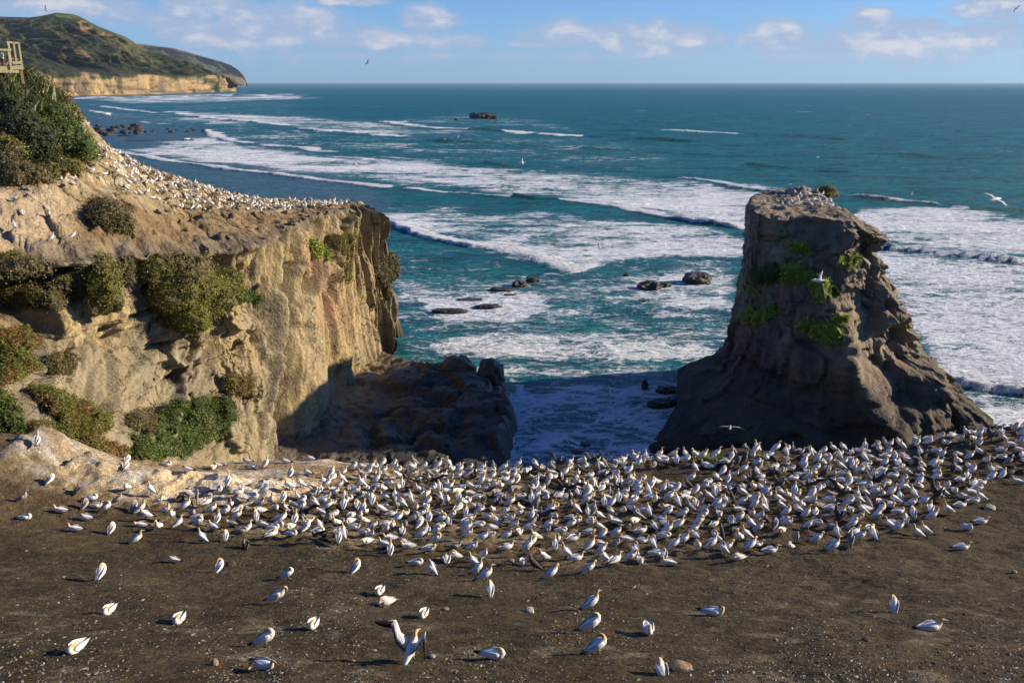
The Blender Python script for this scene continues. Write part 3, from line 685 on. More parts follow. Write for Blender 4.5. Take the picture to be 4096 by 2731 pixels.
# ================================================================== SEA STACK
def build_stack():
    left = [(744,207),(744,231),(742,261),(740,283),(736,305),(732,331),(728,360),(722,388),(716,399),(704,411),(684,430),(664,448),(652,460)]
    right = [(834,199),(845,210),(862,228),(852,238),(857,252),(866,268),(874,285),(884,305),(896,327),(910,345),(934,370),(947,392),(955,415),(962,432),(965,445)]
    Lz = np.array([Py(a, b, 116 - max(0, (b - 380)) * .165)[[2, 0]] for a, b in left]); Rz = np.array([Py(a, b, 120 - max(0, b - 380) * .1)[[2, 0]] for a, b in right])
    zt = 29.0; nz = 170; nth = 620
    zz = np.linspace(-2.5, zt, nz)
    xl = np.interp(zz, Lz[::-1, 0], Lz[::-1, 1]); xr = np.interp(zz, Rz[::-1, 0], Rz[::-1, 1])
    k = (zt - zz) / (zt + 2)
    yf = 111 - 7 * k - 12 * k ** 4; yb = 136 + 8 * k
    th = np.linspace(0, 2 * math.pi, nth, endpoint=False)
    ct, st = np.cos(th), np.sin(th)
    ex = 2 / 3.0
    cx = np.sign(ct) * np.abs(ct) ** ex; cy = np.sign(st) * np.abs(st) ** ex
    P = np.zeros((nz, nth, 3))
    P[..., 0] = ((xl + xr) / 2)[:, None] + ((xr - xl) / 2)[:, None] * cx
    P[..., 1] = ((yf + yb) / 2)[:, None] + ((yb - yf) / 2)[:, None] * cy
    P[..., 2] = zz[:, None]
    # the shadowed left foot spreads forward
    X, Y, Zz = [P[..., i].copy() for i in range(3)]
    P[..., 1] -= (P[..., 0] - ((xl + xr) / 2)[:, None]) * .30 * sstep(.25, -.25, st)[None] * sstep(0, 9, zz)[:, None]; X, Y, Zz = [P[..., i].copy() for i in range(3)]
    dp = lambda y_: y_ * CP + (CAMZ - Zz) * SP           # the left flank tapers towards the back
    fl = np.broadcast_to(sstep(.2, -.5, ct), X.shape) * (Y > 114)
    P[..., 0] *= lerp(1.0, dp(Y) / dp(114.0), fl); X = P[..., 0].copy()
    nx, ny = np.broadcast_to(ct, X.shape), np.broadcast_to(st, X.shape)
    q = X * .8 + Y * .5
    d = 1.3 * fbm(X * .11, Y * .11, Zz * .08, oct=3, seed=301) + 1.0 * fbm(X * .25, Y * .25, Zz * .09, oct=4, seed=311, ridged=True)
    d += .28 * fbm(X * .6, Y * .6, Zz * .45, oct=4, seed=321, ridged=True)
    led = np.abs(((Zz + .05 * X + .8 * vn(X * .1, Y * .1)) * .24) % 1 - .5) * 2
    d += (sstep(0, .35, led) - .6) * .35 * (1 + vn(X * .15, Y * .15, Zz * .3, seed=325))
    wx_ = X + .8 * fbm(X * .2, Y * .2, Zz * .2, seed=333); wz_ = Zz + .8 * fbm(X * .2, Y * .2, Zz * .2, seed=335)
    d += 2.0 * facet(wx_ * .2, Y * .2, wz_ * .13, 337, 90) + .8 * facet(wx_ * .45, Y * .45, wz_ * .38, 339, 60) + .3 * facet(wx_ * 1.1, Y * 1.1, wz_ * 1.0, 340, 30)
    bz = Zz + .06 * X + .5 * vn(X * .12, Y * .12, seed=327)
    d -= .45 * np.exp(-((((bz * .31) % 1) - .5) / .07) ** 2) + .25 * np.exp(-((((bz * .83) % 1) - .5) / .10) ** 2)
    pk = fbm(X * .17, Y * .17, Zz * .14, oct=3, seed=331); d -= 2.6 * sstep(.12, .5, pk) * sstep(zt, zt - 4, Zz)
    wl = sstep(29, 19, P[..., 0]) * sstep(8, 2.5, Zz); P[..., 1] = lerp(P[..., 1], 103.5, .78 * wl)
    # diagonal buttress on the front right whose right flank catches the sun
    d *= (.7 + .3 * sstep(zt, zt - 2.5, Zz)) * lerp(.78, 1.1, sstep(0, .7, nx))
    P[..., 0] += nx * d * .7; P[..., 1] += ny * d * 1.2; P[..., 2] += .7 * fbm(X * .3, Y * .3, oct=4, seed=357) * sstep(zt - 3, zt, Zz)
    fr = sstep(0, -.5, ny)
    xb = lerp(46.5, 37.5, np.clip((Zz - 0) / 22, 0, 1)) + 1.6 * fbm(Zz * .16, Zz * 0, oct=3, seed=341)
    butt = np.exp(-((P[..., 0] - xb) / 3.2) ** 2) * sstep(-1, 5, Zz) * sstep(24, 17, Zz)
    P[..., 1] -= fr * butt * 3.6
    low = np.exp(-((P[..., 0] - (47 - .2 * Zz)) / 4.5) ** 2) * sstep(14, 2, Zz); P[..., 1] -= fr * low * 3.5
    # flat leaning top: rises to a knoll at the back
    ctr = np.array([P[-1, :, 0].mean(), P[-1, :, 1].mean()])
    ntop = 46; T_ = np.zeros((ntop, nth, 3))
    def ztop(x, y):
        tilt = (y - 111) / 25
        return zt + .1 + .0 * tilt + 1.2 * np.exp(-((x - 43.5) / 3.5) ** 2 - ((y - 131) / 4) ** 2) + .25 * fbm(x * .35, y * .35, oct=4, seed=351) + .5 * tilt
    for j in range(ntop):
        r = 1 - (j + 1) / ntop
        T_[j, :, 0] = ctr[0] + (P[-1, :, 0] - ctr[0]) * r; T_[j, :, 1] = ctr[1] + (P[-1, :, 1] - ctr[1]) * r
        zz_ = ztop(T_[j, :, 0], T_[j, :, 1]) + .5 * fbm(T_[j, :, 0] * .7, T_[j, :, 1] * .7, oct=4, seed=353); T_[j, :, 2] = lerp(P[-1, :, 2], zz_, sstep(1, .88, r))
    P = np.concatenate([P, T_], 0)
    X, Y, Zz = P[..., 0], P[..., 1], P[..., 2]; u, v = proj(X, Y, Zz)
    c = np.zeros(X.shape + (3,)) + np.array((.34, .255, .165))
    c = mixc(c, (.21, .17, .14), sstep(-.1, .35, fbm(X * .12, Y * .12, Zz * .05, oct=4, seed=401)))
    c = mixc(c, (.42, .32, .19), sstep(0, .4, fbm(X * .4, Y * .4, Zz * .07, oct=4, seed=411)) * .6)
    c = mixc(c, (.13, .10, .08), sstep(.1, .35, fbm(X * .7, Y * .7, Zz * .1, oct=4, seed=421)) * .5)
    st_ = vn(X * 1.3, Y * 1.3, Zz * .12, seed=431)
    c = mixc(c, (.55, .49, .38), sstep(.5, .75, st_) * sstep(5, 9, Zz) * sstep(27.5, 25, Zz) * .45)
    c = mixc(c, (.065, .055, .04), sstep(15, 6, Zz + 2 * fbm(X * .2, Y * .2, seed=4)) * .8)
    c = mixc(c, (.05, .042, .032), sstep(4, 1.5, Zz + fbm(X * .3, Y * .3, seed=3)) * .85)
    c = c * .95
    top = np.zeros(X.shape); top[nz:] = 1
    tc = np.zeros_like(c) + np.array((.33, .255, .17)); tc = mixc(tc, (.56, .50, .40), sstep(-.05, .35, fbm(X * .6, Y * .6, oct=4, seed=441)) * sstep(116, 122, Y))
    c = c * (1 - top[..., None]) + tc * top[..., None]
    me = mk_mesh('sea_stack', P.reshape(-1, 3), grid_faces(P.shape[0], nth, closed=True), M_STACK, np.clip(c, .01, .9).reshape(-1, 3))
    o = obj('sea_stack', me); tag(o, kind='structure'); return o
stack = build_stack(); B_STK = bvh_of(stack)

# ================================================================== LOW ROCK PLATFORM between peninsula and channel
def build_platform():
    nx, ny = 420, 360
    xs = np.linspace(-42, 16, nx); ys = np.linspace(82, 158, ny); X, Y = np.meshgrid(xs, ys)
    pts = [(287,443,3),(240,465,3),(330,440,3),(380,450,2.8),(430,465,2.6),(470,470,2.2),(330,412,3.2),(372,385,3.6),(390,357,2.6),(400,362,3.4),(418,372,4.0),(440,386,4.0),(460,395,3.8),(495,400,3.8),(505,430,3.0),(440,430,3.2),(395,410,3.2),(500,380,4.0)]
    f = TPS([Pz(a, b, c) for a, b, c in pts])
    outl = [(190,500),(480,478),(496,462),(506,442),(512,415),(506,395),(500,386),(478,383),(474,381),(445,382),(425,372),(405,361),(391,352),(370,345),(330,380),(200,440)]
    O = np.array([Pz(a, b, 2.0)[:2] for a, b in outl])
    wx = 1.2 * fbm(X * .25, Y * .25, oct=4, seed=501); wy = 1.2 * fbm(X * .25, Y * .25, oct=4, seed=503)
    d, _, _ = seg_dist(X + wx, Y + wy, O, True); s = np.where(inpoly(X + wx, Y + wy, [tuple(q) for q in O]), d, -d)
    Zt = np.clip(f(X, Y), 1.5, 12) + .35 * fbm(X * .16, Y * .16, oct=4, seed=511) + .25 * fbm(X * .6, Y * .6, oct=4, seed=521) + (.25 + 1.0 * sstep(-22, -12, X)) * facet(X * .22, Y * .16, 0, 515, 70) + .22 * facet(X * .8, Y * .8, 0, 517, 40)
    crack = sstep(.35, .6, fbm(X * .2, Y * .2, oct=2, seed=531, ridged=True)); Zt -= 1.0 * crack * sstep(-30, -12, X)
    Z = lerp(-2, Zt, sstep(-1.2, 1.4, s) ** .7)
    c = np.zeros(X.shape + (3,)) + np.array((.20, .155, .10)); u, v = proj(X, Y, Z)
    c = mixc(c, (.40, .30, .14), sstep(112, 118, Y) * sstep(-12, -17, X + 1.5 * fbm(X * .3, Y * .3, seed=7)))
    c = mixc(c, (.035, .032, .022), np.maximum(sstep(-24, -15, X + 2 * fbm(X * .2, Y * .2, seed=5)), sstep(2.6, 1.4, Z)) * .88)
    c = mixc(c, (.10, .09, .05), sstep(.1, .4, fbm(X * .7, Y * .7, seed=6)) * .4)
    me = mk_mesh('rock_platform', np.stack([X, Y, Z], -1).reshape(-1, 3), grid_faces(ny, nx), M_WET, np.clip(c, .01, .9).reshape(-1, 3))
    o = obj('rock_platform', me); tag(o, kind='structure'); return o
plat = build_platform()

# ================================================================== FOREGROUND HEADLAND
gc = []
cols_ = {
 -260: [(700,12.4),(620,18),(560,25),(500,31),(450,35),(405,38)],
 0:    [(760,8.2),(682,12.4),(640,15.7),(600,20.5),(560,26.0),(520,30.5),(490,33.5),(460,35.8),(431,38)],
 130:  [(682,12.4),(640,15.7),(605,20.3),(570,25.5),(530,31.2),(500,35.5),(480,38.3),(459,41.5)],
 250:  [(682,12.4),(605,20.3),(530,31.8),(500,37.0),(475,41.8),(461,44)],
 380:  [(682,12.4),(640,15.7),(570,25.7),(500,37.3),(463,44.5)],
 512:  [(760,8.2),(682,12.4),(640,15.7),(605,20.3),(570,25.9),(530,31.8),(500,37.4),(469,44.5)],
 700:  [(682,12.4),(640,15.7),(605,20.3),(570,25.5),(530,31),(500,36),(475,41),(457,45.5)],
 870:  [(682,12.6),(640,16),(600,20.5),(560,26),(520,32),(490,37),(465,42),(450,46)],
 1024: [(760,8.4),(682,12.8),(640,16),(600,20.5),(560,26),(520,31.5),(480,37),(450,42),(428,47)],
 1280: [(700,12.8),(640,16.5),(580,22),(520,30),(470,37),(420,44),(396,49)],
}
for u_, l in cols_.items():
    for v_, y_ in l: gc.append(Py(u_, v_, y_))
G = TPS(gc)
edge_px = [(-260,405,38),(0,431,38),(39,435,39),(87,448,40.5),(126,459,41.5),(161,462,42.5),(192,466,43),(244,461,44),(283,457,45),(331,459,45),(374,463,45),(405,467,45),(470,469,45),(512,469,45),(562,464,45),(644,457,45.5),(697,456,45.5),(740,452,45.5),(800,454,45.5),(893,450,46),(958,439,47),(984,435,47),(1024,428,47),(1280,396,49)]
EP = np.array([Py(a, b, c) for a, b, c in edge_px]); EP = EP[np.argsort(EP[:, 0])]
def y_edge(x): return np.interp(x, EP[:, 0], EP[:, 1])
def z_edge(x): return np.interp(x, EP[:, 0], EP[:, 2])
def ground_z(X, Y, mounds=None):
    ye = y_edge(X) + .35 * fbm(X * .4, X * 0, oct=3, seed=601)
    Yc = np.minimum(Y, ye)
    Z = G(X, Yc)
    k = sstep(6, 0, ye - Y); Z = lerp(Z, z_edge(X) + (ye - Yc) * (.26), k * .85)
    Z += .13 * fbm(X * .35, Y * .35, oct=4, seed=611) * sstep(14, 20, Y) + .075 * fbm(X * 1.3, Y * 1.3, oct=5, seed=613) + .034 * fbm(X * 4, Y * 4, oct=3, seed=614, ridged=True)
    u, v = proj(X, Y, Z)
    # weathered guano-stained rock spine on the left
    L = np.array([Py(a, b, c)[:2] for a, b, c in ((20,436,38),(60,455,38),(110,475,37.5),(165,483,38),(210,492,38.3),(265,496,37.8),(300,504,36.5))])
    d, p, s = seg_dist(X, Y, L); sp = np.exp(-(d / (2.1 + .8 * fbm(X * .4, Y * .4, seed=615))) ** 2) * sstep(0, .06, p) * sstep(1, .85, p)
    Z += sp * (.55 + .5 * fbm(X * .9, Y * .9, oct=5, seed=617, ridged=True))
    # dark knoll on the right carrying the far-right birds
    kn = np.exp(-((X - 12.2) / 2.6) ** 2 - ((Y - 43.6) / 2.4) ** 2) * .5 + np.exp(-((X - 23.5) / 3.6) ** 2 - ((Y - 44) / 2.2) ** 2) * .75
    Z += kn * (1 + .3 * fbm(X * .7, Y * .7, oct=4, seed=619))
    if mounds is not None and len(mounds):
        mm = np.array(mounds); cell = {}
        for i, (mx, my) in enumerate(mm): cell.setdefault((int(mx // 2), int(my // 2)), []).append(i)
        add = np.zeros(X.shape)
        for mx, my in mm:
            sel = (np.abs(X[0] - mx) < 1.0).nonzero()[0]; sr = (np.abs(Y[:, 0] - my) < 1.0).nonzero()[0]
            if len(sel) == 0 or len(sr) == 0: continue
            sl = np.ix_(sr, sel)
            r2 = (X[sl] - mx) ** 2 + (Y[sl] - my) ** 2
            add[sl] = np.maximum(add[sl], .13 * np.exp(-r2 / .07) - .03 * np.exp(-(np.sqrt(r2) - .55) ** 2 / .02))
        Z += add
    Z -= np.where(Y > ye, (Y - ye) * 2.4 + .8 * fbm(X * .5, Y * .5, oct=3, seed=621) * sstep(0, 1, Y - ye), 0)
    return Z, sp, kn

# crowd layout comes first: mounds are raised where the birds of the colony nest
colony_poly = [(60,482),(130,492),(180,497),(250,496),(300,490),(330,478),(352,470),(372,468),(430,468),(560,466),(640,459),(700,459),(745,453),(800,452),(893,448),(958,437),(1024,430),(1024,478),(985,485),(978,500),(930,515),(905,530),(870,545),(820,552),(760,556),(690,555),(620,566),(560,566),(500,566),(470,560),(440,555),(380,550),(330,545),(290,540),(230,535),(180,528),(130,520),(100,508)]
sparse_gap = [(640,470),(700,465),(735,464),(712,482),(660,486),(625,480)]
def crowd_sites():
    cand = []; r = random.Random(3)
    for _ in range(60000):
        x = r.uniform(-26, 30); y = r.uniform(24, 47.5); cand.append((x, y))
    A = np.array(cand); ye = y_edge(A[:, 0]); ok = A[:, 1] < ye - .5; A = A[ok]
    Zc, _, _ = ground_z(A[:, :1].T.copy(), A[:, 1:].T.copy()); Zc = Zc.ravel()
    u, v = proj(A[:, 0], A[:, 1], Zc); ins = inpoly(u, v, colony_poly) & ~inpoly(u, v, sparse_gap)
    A = A[ins]; u = u[ins]; v = v[ins]
    dens = sstep(60, 330, u) * .75 + .25
    out = []; grid = {}
    for (x, y), dd, uu, vv_ in zip(A, dens, u, v):
        sp = .59 / math.sqrt(dd)
        if vv_ > 535 and uu > 350: sp *= 1.35
        if uu > 900: sp *= 1.15
        g = (int(x // 1), int(y // 1)); bad = False
        for i in range(-2, 3):
            for j in range(-2, 3):
                for (a, b) in grid.get((g[0] + i, g[1] + j), ()):
                    if (a - x) ** 2 + (b - y) ** 2 < sp * sp: bad = True; break
                if bad: break
            if bad: break
        if not bad: out.append((x, y)); grid.setdefault(g, []).append((x, y))
    return out
SITES = crowd_sites()
print('crowd sites', len(SITES))
def build_ground():
    xs = np.linspace(-38, 42, 700); ys = np.concatenate([np.linspace(3, 13, 60, endpoint=False), np.linspace(13, 50, 560), np.linspace(50.3, 60, 24)])
    X, Y = np.meshgrid(xs, ys); Z, sp, kn = ground_z(X, Y, SITES)
    Z = np.maximum(Z, -2)
    u, v = proj(X, Y, Z)
    c = np.zeros(X.shape + (3,)) + np.array((.092, .066, .032))
    c = mixc(c, (.108, .078, .040), sstep(-.2, .4, fbm(X * .25, Y * .25, oct=5, seed=631)))
    c = mixc(c, (.060, .048, .024), sstep(.05, .4, fbm(X * .6, Y * .6, oct=5, seed=641)) * .7)
    sp0 = np.array(SITES); H, xe, ye_ = np.histogram2d(sp0[:, 0], sp0[:, 1], bins=[80, 40], range=[[-38, 42], [10, 50]])
    for _ in range(2):
        Hp = np.pad(H, 1, mode='edge'); H = (Hp[:-2, 1:-1] + Hp[2:, 1:-1] + Hp[1:-1, :-2] + Hp[1:-1, 2:] + 2 * H) / 6
    ix = np.clip(((X + 38) / 80 * 80), 0, 79).astype(int); iy = np.clip((Y - 10), 0, 39).astype(int)
    nest = sstep(.25, 1.2, H[ix, iy] + .5 * fbm(X * .6, Y * .6, seed=651))
    tan_ = sstep(-.25, .3, fbm(X * .9, Y * .9, oct=5, seed=661))
    c = mixc(c, (.33, .25, .15), nest * tan_ * .85 * sstep(760, 520, u)); c = mixc(c, (.17, .13, .085), nest * tan_ * .7 * sstep(520, 760, u))
    # bare, paler ledge behind the spine and along the rim
    led = sstep(520, 330, u) * sstep(497, 480, v) * sstep(60, 150, u)
    c = mixc(c, (.46, .33, .19), led * .9)
    c = mixc(c, (.78, .70, .56), led * sstep(.05, .4, fbm(X * .5, Y * 1.2, oct=5, seed=671)) * .8)
    g = np.clip(sp * 2.4 - .15, 0, 1) * sstep(-.8, -.1, fbm(X * 1.1, Y * 1.1, oct=5, seed=681))
    c = mixc(c, (.76, .60, .38), g); c = mixc(c, (.88, .86, .80), g * sstep(.05, .35, fbm(X * 1.8, Y * 1.8, oct=4, seed=691)) * .8)
    c = mixc(c, (.28, .215, .16), sstep(.0, .35, fbm(X * .8, Y * 2, oct=4, seed=695)) * np.clip(kn * 2, 0, 1) * .8)
    c = mixc(c, (.17, .12, .065), sstep(200, 20, u) * sstep(560, 500, v) * .6)
    c = mixc(c, (.26, .21, .145), sstep(.28, .5, fbm(X * 1.6, Y * 1.6, oct=5, seed=697)) * sstep(520, 640, v) * .55)
    me = mk_mesh('ground', np.stack([X, Y, Z], -1).reshape(-1, 3), grid_faces(len(ys), len(xs)), M_SOIL, np.clip(c, .01, .9).reshape(-1, 3))
    o = obj('ground', me); tag(o, kind='structure'); return o
gnd = build_ground(); B_GND = bvh_of(gnd)
# ================================================================== VEGETATION
PAL = {
 'green': [(.055,.085,.016), (.10,.14,.022), (.030,.048,.012), (.17,.18,.035)],
 'olive': [(.13,.12,.026), (.19,.16,.038), (.075,.068,.018), (.24,.18,.06)],
 'brown': [(.15,.12,.050), (.115,.10,.036), (.075,.062,.025), (.22,.17,.085)],
 'grass': [(.25,.34,.03), (.36,.42,.04), (.12,.17,.02), (.52,.45,.08)],
 'ice':   [(.10,.12,.020), (.15,.14,.026), (.11,.070,.022), (.24,.12,.05)],
 'mixed': [(.15,.15,.024), (.21,.19,.034), (.095,.085,.024), (.24,.17,.08)],
 'dark':  [(.035,.052,.014), (.060,.080,.020), (.018,.026,.010), (.09,.10,.025)],
}
def leaf_quads(P, N, size, pal, r, up=0.0, aspect=.45, seed=0):
    n = len(P)
    d = N + r.normal(0, .55, (n, 3)); d[:, 2] += up; d /= np.linalg.norm(d, axis=1, keepdims=True) + 1e-9
    t = r.normal(0, 1, (n, 3)); t[:, 2] += up * 1.5; t -= d * (t * d).sum(1, keepdims=True); t /= np.linalg.norm(t, axis=1, keepdims=True) + 1e-9
    b = np.cross(d, t); s = size * r.uniform(.6, 1.35, (n, 1))
    V = np.stack([P - t * s * .5, P + b * s * aspect * .5, P + t * s * .5, P - b * s * aspect * .5], 1).reshape(-1, 3)
    Fc = np.arange(4 * n).reshape(-1, 4)
    pal = np.array(pal); k = fbm(P[:, 0] * .55, P[:, 1] * .55, P[:, 2] * .55, oct=3, seed=seed + 60) * 3.2 + r.normal(0, .55, n) + 1.2
    c = pal[np.clip(np.round(k), 0, len(pal) - 1).astype(int)] * r.uniform(.75, 1.25, (n, 1))
    return V, Fc, np.repeat(c, 4, axis=0)
def join(parts):
    V = []; Fc = []; Cc = []; n = 0
    for v, f, c in parts:
        V.append(v); Fc.append(np.asarray(f) + n); Cc.append(c); n += len(v)
    return np.concatenate(V), np.concatenate(Fc), np.concatenate(Cc)
def ico(sub):
    bm = bmesh.new(); bmesh.ops.create_icosphere(bm, subdivisions=sub, radius=1)
    V = np.array([v.co[:] for v in bm.verts]); Fc = np.array([[v.index for v in f.verts] for f in bm.faces]); bm.free(); return V, Fc
ICO3 = ico(3); ICO2 = ico(2); ICO4 = ico(4)
def tri2quad(Fc): return np.concatenate([Fc, Fc[:, :1]], 1)
def mk_mixed(name, parts_tri, parts_quad, mat, smooth=False):
    """one mesh from triangle and quad parts"""
    V = []; C_ = []; F_ = []; n = 0
    for v, f, c in parts_tri + parts_quad:
        V.append(v); C_.append(c); F_ += [tuple(int(q) + n for q in row) for row in f]; n += len(v)
    V = np.concatenate(V); C_ = np.concatenate(C_)
    me = bpy.data.meshes.new(name); me.from_pydata(V.tolist(), [], F_)
    a = me.color_attributes.new('Col', 'FLOAT_COLOR', 'POINT'); c4 = np.ones((len(V), 4), np.float32); c4[:, :3] = C_; a.data.foreach_set('color', c4.ravel())
    me.polygons.foreach_set('use_smooth', np.full(len(me.polygons), smooth)); me.materials.append(mat); me.update(); return me
def bush(name, blobs, pal, label, cat='shrub', leaf=.17, dens=75, group=None, bvh=None, seed=0, up=.15):
    """blobs: (u, v, rx_px, rz_px[, y]) on the slope seen there"""
    r = np.random.default_rng(seed + 100); tri = []; quad = []
    for i, b in enumerate(blobs):
        u, v, rx, rz = b[:4]
        if len(b) > 4: c = Py(u, v, b[4])
        else:
            h, _ = hit(bvh, u, v)
            if h is None: continue
            c = np.array(h[:])
        dd = np.linalg.norm(c - np.array([0, 0, CAMZ])) / 935
        R3 = np.array([rx * dd, rx * dd * .85, rz * dd])
        V, Fc = ICO4; n = V / np.linalg.norm(V, axis=1, keepdims=True)
        def lump(n_): return 1 + .55 * fbm(n_[:, 0] * 1.9 + i * 3, n_[:, 1] * 1.9, n_[:, 2] * 1.9, oct=4, seed=seed + i) + .12 * fbm(n_[:, 0] * 6, n_[:, 1] * 6, n_[:, 2] * 6, oct=3, seed=seed + i + 9)
        core = c + n * R3 * (lump(n) * .84)[:, None]
        cc = np.array(PAL[pal][2]) * (1 + .3 * vn(core[:, 0] * 2, core[:, 1] * 2, core[:, 2] * 2))[:, None]
        tri.append((core, Fc, cc))
        area = 4 * math.pi * (R3[0] * R3[2]); m = int(area * dens / (leaf / .17) ** 2)
        q = r.normal(0, 1, (m, 3)); q /= np.linalg.norm(q, axis=1, keepdims=True)
        keep = (q[:, 2] > -.6); q = q[keep]
        P = c + q * R3 * (lump(q) * (.86 + .30 * r.uniform(0, 1, len(q)) ** 1.6))[:, None]
        quad.append(leaf_quads(P, q, leaf * 1.25, PAL[pal], r, up=up, seed=seed))
    me = mk_mixed(name, tri, quad, M_LEAF); o = obj(name, me); tag(o, label, cat, group); return o
def mat_patch(name, bvh, poly, h, pal, label, cat='ground cover', leaf=.15, dens=2.2, seed=0, group=None, kind=None, up=.3, droop=0.0, aspect=.45):
    r = np.random.default_rng(seed + 500); poly = [tuple(p) for p in poly]
    pu, pv = zip(*poly); st = 1.3
    us = np.arange(min(pu) - 2, max(pu) + 3, st); vs = np.arange(min(pv) - 2, max(pv) + 3, st)
    U, Vv = np.meshgrid(us, vs); Uw = U + 2.2 * fbm(U * .16, Vv * .16, oct=3, seed=seed); Vw = Vv + 2.2 * fbm(U * .16, Vv * .16, oct=3, seed=seed + 7)
    ins = inpoly(Uw, Vw, poly); d, _, _ = seg_dist(Uw, Vw, poly, True); s = np.where(ins, d, -d)
    lum = .65 + .6 * fbm(U * .13, Vv * .13, oct=4, seed=seed + 3)
    Pp = np.full(U.shape + (3,), np.nan); Nn = np.zeros(U.shape + (3,))
    for j in range(U.shape[0]):
        for i in range(U.shape[1]):
            if s[j, i] < -.3: continue
            p, n = hit(bvh, U[j, i], Vv[j, i])
            if p is None: continue
            n = np.array(n[:]); n = n if n @ (np.array([0, 0, CAMZ]) - np.array(p[:])) > 0 else -n
            dm = math.sqrt(max(0, min(1, s[j, i] / 6.5)))
            Nn[j, i] = n; off = n * .7 + np.array([0, -.25, .5])
            Pp[j, i] = np.array(p[:]) + off * (h * dm * max(.15, lum[j, i])) - n * .12 * (dm < .2) - np.array([0, 0, droop * (s[j, i] < 2)])
    ok = ~np.isnan(Pp[..., 0]); idx = -np.ones(U.shape, int); idx[ok] = np.arange(ok.sum())
    V = Pp[ok]; Nv = Nn[ok]; F_ = []
    for j in range(U.shape[0] - 1):
        for i in range(U.shape[1] - 1):
            q = [idx[j, i], idx[j+1, i], idx[j+1, i+1], idx[j, i+1]]
            if min(q) < 0: continue
            e = np.ptp(V[q], axis=0).max()
            if e < 2.2: F_.append(q)
    if len(V) < 4: return None
    cc = np.array(PAL[pal][2]) * np.ones((len(V), 1))
    m = int(len(V) * dens * (.16 / leaf) ** 1.2 * 2.4)
    k = r.integers(0, len(V), m); P = V[k] + r.normal(0, .14, (m, 3)) + Nv[k] * r.uniform(0, .25, (m, 1)); 
    quad = [leaf_quads(P, Nv[k] * .6 + np.array([0, -.1, .6]), leaf * 1.6, PAL[pal], r, up=up, seed=seed, aspect=aspect)]
    parts = [(V, F_, cc)] if F_ else []
    me = mk_mixed(name, [], parts + quad, M_LEAF); o = obj(name, me); tag(o, label, cat, group, kind); return o
K = .4354
def vw(*pts): return [(a * K, b * .435) for a, b in pts]
bush('shrub', [(107,220,23,20),(99,210,13,12),(118,228,13,12)], 'brown', 'round dry brown shrub alone on the bare earth above the cliff', bvh=B_PEN, seed=1)
bush('shrub', [(183,283,33,28,90.5),(160,272,22,16,89),(209,298,26,22,91.5),(226,283,20,14,93.5),(192,318,20,17,88.5),(178,300,24,20,88.5)], 'mixed', 'largest shrub, green topped and brown below, hanging over the cliff edge', seed=2)
bush('shrub', [(104,276,18,18,81.5),(106,296,17,18,80.2),(100,262,9,8,82.5)], 'mixed', 'tall olive shrub hanging over the cliff left of the largest shrub', seed=3)
bush('shrub', [(126,268,9,12,86),(127,280,7,8,84.5)], 'brown', 'narrow brown shrub wedged between the two big cliff edge shrubs', seed=4)
bush('shrub', [(384,268,15,15,149),(375,276,13,11,147),(391,262,9,9,150)], 'brown', 'round brown shrub bulging from the seaward corner of the cliff', seed=5, leaf=.22)
bush('shrub', [(362,258,11,10,146),(352,268,8,8,143.5),(369,270,10,10,146),(346,280,6,9,141.5)], 'green', 'green shrub on the cliff corner beside the round brown one', seed=6, leaf=.22)
bush('shrub', [(388,293,5,9,148.3)], 'brown', 'small brown shrub low on the seaward corner of the cliff', seed=7, leaf=.22)
bush('shrub', [(827,192.5,9.5,7,130.5),(833,194,5,5,131)], 'olive', 'dark shrub standing on the flat top of the sea stack', seed=8, leaf=.18)
HB = 'shrubs on the steep slope under the viewing platform'
bush('shrub', [(65,140,26,24),(78,152,16,14),(50,120,22,20)], 'green', 'bright green dome shaped shrub at the right edge of the steep slope', bvh=B_PEN, seed=9, leaf=.2, group=HB)
bush('shrub', [(24,140,26,24),(10,118,22,20),(40,155,20,18)], 'dark', 'dark green shrub in the middle of the steep slope below the flax', bvh=B_PEN, seed=10, leaf=.2, group=HB)
bush('shrub', [(17,174,20,15),(38,178,14,11),(2,165,16,16)], 'brown', 'brown grey shrub at the foot of the steep slope, left edge', bvh=B_PEN, seed=11, leaf=.2, group=HB)
bush('shrub', [(70,168,13,9),(52,172,12,9),(84,160,7,7)], 'olive', 'low olive shrub at the foot of the slope above the nesting birds', bvh=B_PEN, seed=12, leaf=.18, group=HB)
bush('shrub', [(5,150,20,14),(-8,135,16,16)], 'olive', 'yellowish olive shrub against the left edge of the steep slope', bvh=B_PEN, seed=13, leaf=.2, group=HB)
mat_patch('ground_cover', B_PEN, [(34,72),(52,84),(70,100),(84,118),(80,122),(60,104),(44,92),(30,82)], .8, 'olive', 'olive brown scrub covering the upper edge of the steep slope', seed=20, leaf=.22, kind='stuff')
MG = 'patches of ice plant on the lower cliff'
